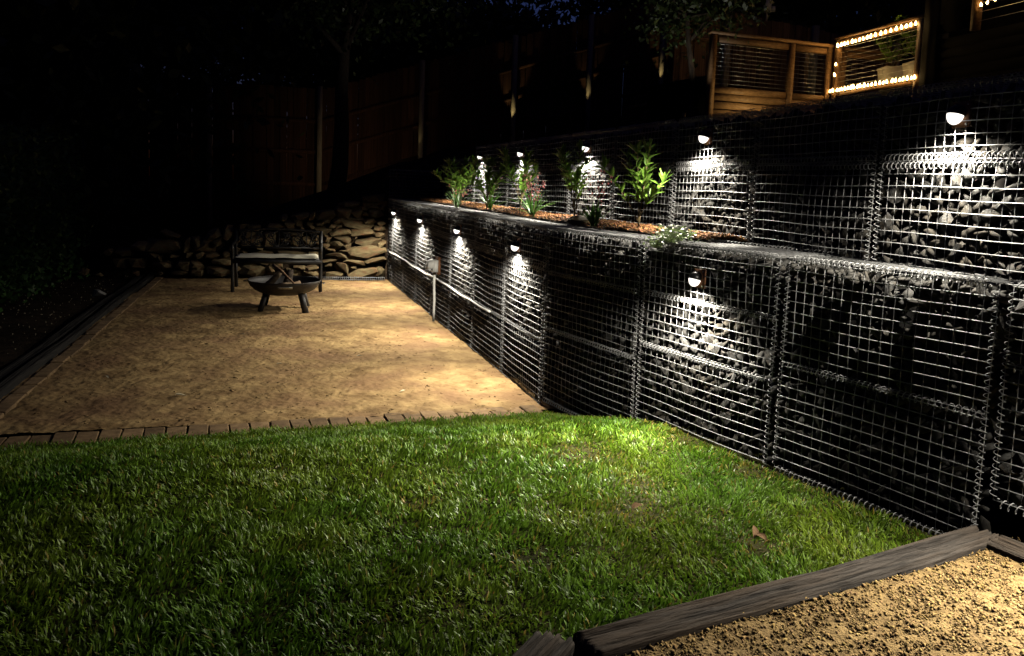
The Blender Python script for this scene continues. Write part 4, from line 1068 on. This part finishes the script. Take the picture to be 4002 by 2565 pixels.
# ------------------------------------------------------------------ timber deck with cable balustrades
DO = np.array([2.98, 13.0]); du = np.array([.9326, .361]); dv = np.array([.2496, -.968]); DC = DO + du * 2.33
deck = thing('timber_deck', (DO[0], DO[1], 2.4), 'raised timber deck with cable balustrades above the garden', 'deck')
def dpt(o, d, s, z, off=0.0, nn=None):
    p = o + d * s
    if nn is not None: p = p + nn * off
    return (p[0], p[1], z)
def poly_slab(poly, z0, z1):
    n = len(poly); v = [(x, y, z0) for x, y in poly] + [(x, y, z1) for x, y in poly]
    return MB().add(v, [tuple(range(n))[::-1], tuple(range(n, 2 * n))] + [(i, (i + 1) % n, n + (i + 1) % n, n + i) for i in range(n)])
bk = np.array([-du[1], du[0]])
poly_slab([tuple(DO + bk * .06), tuple(DC + du * .1 + bk * .06), tuple(DC + dv * 2.2 + du * .1), tuple(DC + dv * 2.2 + du * 4.5), tuple(DC + bk * 3 + du * 4.5), tuple(DO + bk * 2.6)], 3.0, 3.07).build('floor', M_DECK, deck)
def balustrade(o, d, posts, ztop, zbot, ncab, toprail=(0.11, 0.045), bot=True, zc0=None, pw=0.09, post_z0=2.2):
    up = ztop
    for s in posts:
        MB().box((o[0] + d[0] * s, o[1] + d[1] * s, (post_z0 + ztop) / 2), (pw, pw, ztop - post_z0 - .05), math.atan2(d[1], d[0])).build('post', M_DECK, deck)
    MB().bar(dpt(o, d, posts[0] - .06, ztop), dpt(o, d, posts[-1] + .06, ztop), *toprail).build('top_rail', M_DECK, deck)
    for a, b in zip(posts, posts[1:]):
        if bot: MB().bar(dpt(o, d, a + pw / 2 + .002, zbot), dpt(o, d, b - pw / 2 - .002, zbot), 0.045, 0.10).build('bottom_rail', M_DECK, deck)
        MB().bar(dpt(o, d, a + pw / 2 + .002, ztop - .09), dpt(o, d, b - pw / 2 - .002, ztop - .09), 0.035, 0.09).build('upper_rail', M_DECK, deck)
        for k in range(ncab):
            z = zbot + 0.10 + (ztop - .2 - zbot - .06) * k / (ncab - 1)
            MB().tube([dpt(o, d, a + pw / 2, z), dpt(o, d, b - pw / 2, z)], 0.003, 5).build('cable', M_CABLE, deck)
balustrade(DO, du, [0.0, 1.49, 2.24], 3.99, 3.13, 10)
for k in range(5):
    z = 3.02 - k * 0.125
    MB().bar(dpt(DO, du, 0.052, z), dpt(DO, du, 2.3, z), 0.03, 0.105).build('cladding_board', M_DECK, deck)
MB().bar(dpt(DO + np.array([0, .0]), bk, 0.06, 2.9), dpt(DO, bk, 1.9, 2.9), 0.03, 0.9).build('side_skirt', M_DECKDK, deck)
balustrade(DC, dv, [0.14, 2.02], 4.10, 3.22, 9)
balustrade(DC + du * 0.22, du, [0.0, 0.95], 3.98, 3.13, 10, post_z0=2.9)
MB().bar(dpt(DC, dv, 0.14, 3.05), dpt(DC, dv, 2.02, 3.05), 0.03, 0.20).build('fascia', M_DECKDK, deck)
MB().bar(dpt(DC, dv, 0.14, 2.62), dpt(DC, dv, 2.02, 2.62), 0.03, 0.62).build('dark_skirt', M_DECKDK, deck)

raised = thing('raised_deck', tuple(DC + dv * 3.2) + (2.2,), 'higher black clad deck level at the top right', 'deck')
deck_keep = deck
RO = DC + dv * 2.12
MB().box((RO[0] + dv[0] * .1 + .05, RO[1] + dv[1] * .1, 3.5), (0.26, 0.2, 2.9), math.atan2(dv[1], dv[0])).build('corner_post', M_DECKDK, raised)
for k in range(12):
    z = 2.15 + k * 0.137
    MB().bar(dpt(RO, dv, 0.22, z), dpt(RO, dv, 4.6, z), 0.03, 0.132).build('cladding_board', M_DECKDK, raised)
MB().bar(dpt(RO, dv, 0.22, 4.5), dpt(RO, dv, 0.80, 4.5), 0.03, 1.4).build('screen', M_DECKDK, raised)
poly_slab([tuple(RO + dv * .2 + du * .05), tuple(RO + dv * 4.6 + du * .05), tuple(RO + dv * 4.6 + du * 4), tuple(RO + dv * .2 + du * 4)], 3.68, 3.74).build('floor', M_DECK, raised)
MB().box((RO[0] + dv[0] * .865, RO[1] + dv[1] * .865, 4.3), (0.09, 0.09, 1.1), math.atan2(dv[1], dv[0])).build('post', M_DECK, raised)
MB().box((RO[0] + dv[0] * 2.6, RO[1] + dv[1] * 2.6, 4.3), (0.09, 0.09, 1.1), math.atan2(dv[1], dv[0])).build('post', M_DECK, raised)
MB().bar(dpt(RO, dv, .80, 4.86), dpt(RO, dv, 4.6, 4.86), 0.11, 0.045).build('top_rail', M_DECK, raised)
for k in range(8):
    z = 3.86 + k * 0.115
    MB().tube([dpt(RO, dv, .91, z), dpt(RO, dv, 2.555, z)], 0.0035, 5).build('cable', M_CABLE, raised)
# house wall with a lit window behind the raised deck
house = thing('house', tuple(RO + dv * 1.5 + du * 2.6) + (3.7,), 'dark house wall with one lit window at the right edge', 'house')
HO = RO + du * 2.3
MB().bar(dpt(HO, dv, -3.0, 5.5), dpt(HO, dv, -0.32, 5.5), 0.12, 3.7).build('wall', M_ROOF, house)
MB().bar(dpt(HO, dv, 1.6, 5.5), dpt(HO, dv, 5.0, 5.5), 0.12, 3.7).build('wall', M_ROOF, house)
win = MB().bar(dpt(HO, dv, -0.2, 4.85), dpt(HO, dv, 1.5, 4.85), 0.02, 2.3); wo = win.build('window', M_WINDOW, house)
for s in (-0.24, 1.52): MB().box((HO[0] + dv[0] * s, HO[1] + dv[1] * s, 4.85), (0.07, 0.10, 2.35), math.atan2(dv[1], dv[0])).build('frame', M_WHITE, wo)
for k in range(19):
    z = 3.78 + k * 0.115
    p0 = dpt(HO, dv, -0.19, z, -.06, du); p1 = dpt(HO, dv, 1.48, z, -.06, du)
    MB().bar(p0, p1, 0.05, 0.035).build('blind_slat', M_BLIND, wo)

# fairy lights
bulb_prof = [(0.0001, 0.0)] + [(0.021 * r_, h_) for r_, h_ in ((.55, .004), (.95, .018), (1.0, .030), (.72, .048), (.35, .066))] + [(0.0001, .078)]
BULB = MB().lathe(bulb_prof, n=8).mesh('bulb', M_BULB, smooth=True)
CAP = MB().lathe([(0.0001, 0), (.012, 0), (.012, -.022), (.0001, -.022)], n=6).mesh('socket', M_BLACK)
def string(pts, spacing, label, seed, group='warm fairy lights on the deck'):
    pts = [np.array(p, float) for p in pts]; r0 = random.Random(seed)
    root = thing('fairy_lights', tuple(pts[0]), label, 'fairy lights', group); b = wloc(root)
    path = []
    for a, c in zip(pts, pts[1:]):
        L = np.linalg.norm(c - a); k = max(2, int(L / spacing * 2))
        for t in np.arange(k) / k: path.append(a + (c - a) * t + np.array([0, 0, -0.012 * math.sin(t * 18) ** 2]))
    path.append(pts[-1]); path = np.array(path)
    MB().tube(path, 0.004, 4).build('cable', M_BLACK, root)
    seglen = 0
    for a, c in zip(pts, pts[1:]):
        L = np.linalg.norm(c - a); s = spacing * .5
        while s < L:
            p = a + (c - a) * s / L + np.array([0, 0, 0.012])
            s1 = r0.uniform(0.7, 0.95)
            o = place('bulb', BULB, root, p - b, (r0.uniform(-.25, .25), r0.uniform(-.25, .25), 0), (s1, s1, s1))
            place('socket', CAP, root, p - b)
            s += spacing * r0.uniform(0.75, 1.25)
nf = np.array([dv[1], -dv[0]]); nf = nf if nf[0] < 0 else -nf
string([dpt(DC, dv, -0.12, 3.22, .07, nf), dpt(DC, dv, 2.08, 3.22, .07, nf)], 0.085, 'warm fairy lights along the bottom rail of the deck', 1)
string([dpt(DC, dv, 0.16, 3.93, .06, nf), dpt(DC, dv, 2.0, 3.98, .06, nf)], 0.095, 'warm fairy lights under the top rail of the deck', 2)
string([dpt(DC, dv, 0.19, 3.72, .06, nf), dpt(DC, dv, 0.19, 3.30, .06, nf)], 0.16, 'few fairy lights hanging down the deck corner post', 3)
string([dpt(RO, dv, .92, 4.01, .04, nf), dpt(RO, dv, 1.25, 4.05, .04, nf), dpt(RO, dv, 1.75, 4.04, .04, nf), dpt(RO, dv, 2.6, 4.12, .04, nf)], 0.11, 'warm fairy lights on the higher deck at the top right', 4)

# pot plants on the deck
def pot(x, y, z, w0, w1, h, label, seed, nleaf, hh, spread):
    root = thing('potted_plant', (x, y, z), label, 'potted plant', 'potted plants on the deck'); b = np.array((x, y, z))
    mb = MB(); v = [b + np.array((sx * w / 2, sy * w / 2, zz)) for zz, w in ((0, w0), (h, w1), (h, w1 - .05), (h - .05, w1 - .06)) for sx, sy in ((-1, -1), (1, -1), (1, 1), (-1, 1))]
    f = [(3, 2, 1, 0), (12, 13, 14, 15)]
    for k in range(3): f += [(k * 4 + i, k * 4 + (i + 1) % 4, k * 4 + 4 + (i + 1) % 4, k * 4 + 4 + i) for i in range(4)]
    mb.add(v, f).build('pot', M_POTWHITE, root)
    r0 = random.Random(seed); st = MB()
    for k in range(7):
        a = k * .9 + r0.random(); pts = [b + np.array((math.cos(a) * spread * t * r0.uniform(.7, 1), math.sin(a) * spread * t, h - .05 + (hh - h) * t)) for t in np.linspace(0, 1, 5)]
        st.tube(np.array(pts), np.linspace(.008, .003, 5), 5)
        for q in range(nleaf // 7):
            t = r0.uniform(.25, 1); i = t * 4; i0 = min(3, int(i)); p = pts[i0] + (pts[i0 + 1] - pts[i0]) * (i - i0)
            az = r0.uniform(0, 6.3); el = r0.uniform(-.2, .9)
            qn = Vector((math.cos(az) * math.cos(el), math.sin(az) * math.cos(el), math.sin(el))).to_track_quat('X', 'Z'); s = r0.uniform(.09, .16)
            place('leaf', r0.choice(SHLEAF), root, p - b, qn.to_euler(), (s, s, s))
    st.build('stem', M_STEM, root, smooth=True)
pp = DC + dv * 0.95 + du * 0.45
pot(pp[0], pp[1], 3.07, 0.22, 0.32, 0.50, 'pale square pot with a leafy bush at the left on the deck', 3, 180, 1.05, .36)
pp = DC + dv * 1.55 + du * 0.45
pot(pp[0], pp[1], 3.07, 0.22, 0.36, 0.50, 'larger white square pot with a taller bush nearer the deck end', 4, 240, 1.15, .45)

# spotlights added on the slope to light posts, deck boards, fence and trees
def added_spot(loc, target, power, size, label, color=(1.0, .76, .36)):
    root = thing('added_spotlight', loc, label, 'added spotlight', 'added spotlights on the slope'); l = Vector(loc)
    MB().tube([tuple(l + Vector((0, 0, -.12))), tuple(l + Vector((0, 0, .06)))], .008, 6).build('spike', M_BLACK, root)
    d = (Vector(target) - l - Vector((0, 0, .09))).normalized(); c = l + Vector((0, 0, .09))
    MB().tube([tuple(c - d * .05), tuple(c + d * .04)], .028, 10).build('can', M_BLACK, root, smooth=True)
    ld = bpy.data.lights.new('spot_glow', 'SPOT'); ld.energy = power; ld.color = color; ld.spot_size = R(size); ld.spot_blend = .6; ld.shadow_soft_size = .02
    lo = bpy.data.objects.new('spot_glow', ld); COL.objects.link(lo); lo.parent = root; lo.location = Vector((0, 0, .09)) + d * .06; lo.rotation_euler = d.to_track_quat('-Z', 'Y').to_euler()
FE = np.array([.957, .29]); FE /= np.linalg.norm(FE); FNn = outward(FE)
for s, z, pw, lab in ((-2.27, 1.95, 6, 'faint small added spotlight at the grey fence post on the left'), (0.0, 2.72, 60, 'small added spotlight at the foot of the brightest fence post'), (1.95, 3.3, 30, 'small added spotlight at the fence post behind the strap leaves'), (3.93, 3.95, 45, 'small added spotlight at the fence post left of the round tree')):
    q = np.array([-.14, 20.5]) + FE * (s - .12) + FNn * .34
    t = np.array([-.14, 20.5]) + FE * s + FNn * .085
    added_spot((q[0], q[1], z - .05), (t[0], t[1], z + 1.35), pw * .42, 34, lab)
q = DO + du * 0.50 - bk * 0.65
added_spot((q[0], q[1], 2.66), tuple(DO + du * .6) + (2.85,), 13, 125, 'small added spotlight in front of the deck cladding boards')
q = np.array([3.0, 16.0]) + eh * .1 + outward(eh) * 1.0
added_spot((q[0] - .2, q[1], 2.9), (q[0] + .5, q[1] + 1.0, 3.9), 35, 110, 'small added spotlight below the board fence left of the deck')

added_spot((2.45, 12.3, 2.55), (2.75, 13.3, 5.0), 26, 75, 'small added spotlight shining up into the round tree', color=(1.0, .95, .85))
added_spot((-1.6, 14.9, 1.72), (-2.6, 16.2, 5.6), 20, 80, 'small added spotlight under the overhanging dark tree', color=(1.0, .95, .85))
added_spot((-3.3, 17.4, 1.45), (-3.9, 19.3, 2.1), 16, 110, 'small dim added spotlight below the left part of the paling fence', color=(1.0, .72, .42))
# ------------------------------------------------------------------ strap leaves above the upper wall, hedge, trees
LSTR = [leaf_shape('strap', M_IVY, W=0.06, curl=c, fold=0.2, n=6) for c in (0.2, 0.5, 0.8)]
labs = ('dark strap leaf clump above the left end of the upper wall', 'second dark strap leaf clump along the wall top', 'strap leaf clump behind the middle of the upper wall', 'strap leaf clump left of the second fence post light', 'dense strap leaf clump at the top of the slope', 'rightmost dark strap leaf clump on the wall top')
for k, (s, off) in enumerate(((6.0, .62), (5.4, .66), (4.8, .60), (4.2, .68), (3.6, .62), (3.0, .72))):
    p = UP0 + UD * s - outward(-UD) * off
    keep_s = STR; STR = LSTR
    strap_plant((p[0], p[1], 1.9), 0.34, labs[k], 70 + k, 22, flowers=0, group='dark strap leaf clumps above the wall')
    STR = keep_s

def cards(rg, P, size, mb, tint):
    """leaf shaped faces at the points P with random directions"""
    N = len(P); d = rg.normal(size=(N, 3)); d /= np.linalg.norm(d, axis=1)[:, None]
    q = rg.normal(size=(N, 3)); s = np.cross(d, q); s /= np.linalg.norm(s, axis=1)[:, None]
    L = size * rg.uniform(.6, 1.3, N)[:, None]
    v = np.stack([P, P + d * L * .5 + s * L * .24, P + d * L, P + d * L * .5 - s * L * .24], 1).reshape(-1, 3)
    f = np.arange(N)[:, None] * 4 + np.array([[0, 1, 2, 3]])
    t = rg.uniform(.55, 1.3, N)
    mb.add(v, f, np.repeat(np.c_[t * tint[0], t * tint[1], t * tint[2]], 4, 0))
def tree(loc, h, crown_c, crown_r, n, leaf, label, seed, tint=(1, 1, 1), clumps=40, trunk_r=.14, name='tree'):
    rg = np.random.RandomState(seed); root = thing(name, loc, label, 'tree', 'trees behind the garden'); b = np.array(loc)
    cc = np.array(crown_c); cr = np.array(crown_r)
    cl = rg.normal(size=(clumps, 3)); cl /= np.linalg.norm(cl, axis=1)[:, None]; cl = cc + cl * cr * rg.uniform(.35, .95, (clumps, 1))
    tr = MB(); top = cc.copy()
    pts = np.array([b + (top - b) * t + np.array([.12 * math.sin(t * 5 + seed), .1 * math.cos(t * 4), 0]) * min(1, 3 * t) for t in np.linspace(0, 1, 8)])
    tr.tube(pts, np.linspace(trunk_r, trunk_r * .3, 8), 8)
    for k in range(min(14, clumps)):
        st_ = pts[4 + k % 4]; tr.tube([st_, (st_ + cl[k]) / 2 + rg.normal(0, .12, 3), cl[k]], [trunk_r * .35, trunk_r * .2, trunk_r * .06], 5)
    tr.build('trunk', M_BARK, root, smooth=True)
    idx = rg.randint(0, clumps, n); sp = cr.mean() * 0.30
    P = cl[idx] + rg.normal(0, 1, (n, 3)) * sp * rg.uniform(.4, 1.0, (n, 1))
    mb = MB(); cards(rg, P, leaf, mb, tint); mb.build('crown', M_CANOPY, root, kind='stuff')
# round tree left of the deck, overhanging tree in the middle, dark trees behind
tree((2.75, 13.4, 2.4), 3, (2.72, 13.3, 5.0), (1.05, 1.0, 1.1), 9000, .10, 'round leafy tree left of the timber deck', 1, clumps=60, trunk_r=.07)
tree((-3.6, 16.5, 1.1), 6, (-3.1, 16.4, 6.1), (2.45, 2.0, 2.0), 15000, .14, 'overhanging dark tree at the top middle', 2, clumps=80, trunk_r=.18)
for k, (x, y, z, cx, cy, cz, r0_, rz_, lab) in enumerate((
        (-10, 15, .3, -9.5, 15, 5.0, 4.2, 4.2, 'large black tree filling the top left corner'),
        (-7, 23, .8, -7, 23.5, 6.5, 4.5, 3.8, 'dark tree behind the left end of the paling fence'),
        (-1.6, 25, 2.2, -1.9, 25, 5.1, 4.2, 1.5, 'dark tree behind the fence under the blue sky gap'),
        (5.4, 25.5, 3, 5.2, 25.5, 8.2, 4.2, 3.4, 'dark tree behind the fence post left of the round tree'),
        (10.5, 26, 4, 10, 26, 8.5, 5.0, 4.0, 'dark tree beyond the board fence and deck'),
        (17, 22, 4, 17, 22, 8.0, 5.5, 4.5, 'dark tree added behind the house to cover the bright sky'),  # added so that its crown hides sky that would be too bright
        (-16, 22, .3, -16, 22, 6.0, 6.0, 5.5, 'far dark tree beyond the top left corner'))):
    tree((x, y, z), 6, (cx, cy, cz), (r0_, r0_ * .7, rz_), 30000, .27, lab, 10 + k, clumps=210, trunk_r=.25)
# ivy hedge on the left
hedge = thing('ivy_hedge', (-5.6, 9.0, 0), 'tall dark ivy covered hedge on the left of the patio', 'hedge')
rg = np.random.RandomState(55); N = 26000
U = rg.rand(N); hl = np.array([-4.55, 5.6]); hr = np.array([-6.55, 12.6]); he = (hr - hl) / np.linalg.norm(hr - hl); hn = np.array([he[1], -he[0]])
zz = rg.rand(N) ** .85; topz = 1.75 + .35 * vnoise(U * 8, U * 0, 1, 6)
dpth = rg.rand(N) * .9 - .12 * vnoise(U * 8, zz * 2, 2, 8) * 3
P = hl + he * (U * 7.3)[:, None] + hn * (-0.3 - dpth + 0.25 * (1 - zz))[:, None]
mb = MB(); cards(rg, np.c_[P, zz * topz + .02], .085, mb, (1.5, 1.7, 1.4)); mb.build('foliage', M_IVY, hedge, kind='stuff')
st = MB()
for k in range(16):
    u = k / 16 * 7.2; p = hl + he * u + hn * -0.45
    st.tube(np.array([(p[0] + .05 * math.sin(t * 7 + k), p[1] + .2 * t, 1.7 * t) for t in np.linspace(0, 1, 6)]), np.linspace(.02, .006, 6), 5)
st.build('stems', M_BARK, hedge, smooth=True)

# ------------------------------------------------------------------ small things on the ground
DLEAF = leaf_shape('dead_leaf', M_DEAD, W=.55, curl=.35, fold=.5, n=5); PLEAF = leaf_shape('fallen_leaf', M_PALE, W=.35, curl=.1, fold=.3, n=4)
def ground_leaf(me, x, y, z, s, rot, label, name, group):
    o = bpy.data.objects.new(name, me); COL.objects.link(o); o.location = (x, y, z); o.rotation_euler = rot; o.scale = (s, s, s); tag(o, label, 'leaf', group)
ground_leaf(DLEAF, 0.93, 2.92, .275, .052, (.5, -.9, 1.2), 'large curled brown leaf standing in the grass near the sleeper', 'dead_leaf', 'dead leaves on the lawn')
ground_leaf(DLEAF, 0.97, 2.90, .275, .045, (-.4, -.6, 2.6), 'brown leaf lying against the large curled leaf', 'dead_leaf', 'dead leaves on the lawn')
ground_leaf(DLEAF, 0.51, 3.14, .28, .05, (.3, -.5, .4), 'small brown leaf in the middle of the lawn', 'dead_leaf', 'dead leaves on the lawn')
rg = np.random.RandomState(91)
spots = [(-1.32, 7.0, 'pale leaf lying alone in the middle of the gravel patio'), (-2.55, 7.8, 'pale leaf on the gravel in front of the fire pit'), (-2.3, 5.55, 'pale leaf on the gravel near the front bricks'), (-3.0, 6.0, 'pale leaf near the left brick edging'), (-0.75, 5.9, 'small pale leaf by the front right of the patio'), (-1.9, 6.6, 'pale leaf on the darker gravel left of centre')]
for x, y, lab in spots:
    ground_leaf(PLEAF, x, y, .014, rg.uniform(.05, .08), (rg.uniform(-.2, .2), rg.uniform(-.2, .1), rg.uniform(0, 6)), lab, 'fallen_leaf', 'pale leaves on the gravel patio')
# litter too fine to count
mb = MB(); sh = [ROCKNP[k] for k in range(6)]
for k in range(1500):
    U, V = rg.rand(2); p = patio_fn(np.array([U]), np.array([V]))[0]; v, f = sh[k % 6]; s = rg.uniform(.004, .014) * (1 + (rg.rand() < .03))
    q = np.array(Euler(tuple(rg.uniform(0, 6, 3))).to_matrix()); mb.add((v * s * np.array([1, 1, .6])) @ q.T + p + np.array([0, 0, .002]), f)
for k in range(1500):
    U = 1 - rg.rand() ** 1.6 * .9; V = rg.rand() ** 1.3; p = patio_fn(np.array([U]), np.array([V]))[0]; v, f = sh[k % 6]; s = rg.uniform(.012, .05)
    q = np.array(Euler((rg.normal(0, .06), rg.normal(0, .06), rg.uniform(0, 6))).to_matrix()); mb.add((v * np.array([s, s, .006 + .05 * s])) @ q.T + p + np.array([0, 0, .0015]), f)
mb.build('fine_grit', M_PATIO, None, kind='stuff')
mb = MB()
for k in range(420):
    p = LF + e2 * rg.uniform(-1, 7.3) - n2 * rg.uniform(.3, 1.5); s = rg.uniform(.008, .028)
    v, f = sh[k % 6]; q = np.array(Euler(tuple(rg.uniform(0, 6, 3))).to_matrix()); mb.add((v * s) @ q.T + np.array([p[0], p[1], .03]), f)
mb.build('bed_litter', M_PALE, None, kind='stuff')
o = bpy.data.objects.new('pale_stone', hull_mesh('pale_stone', random.Random(4), M_PLATE, dims=(.2, .12, .10), n=16, boxy=.5)); COL.objects.link(o); o.location = (-4.95, 9.75, .07)
tag(o, 'pale broken block lying in the dark bed left of the patio', 'stone')
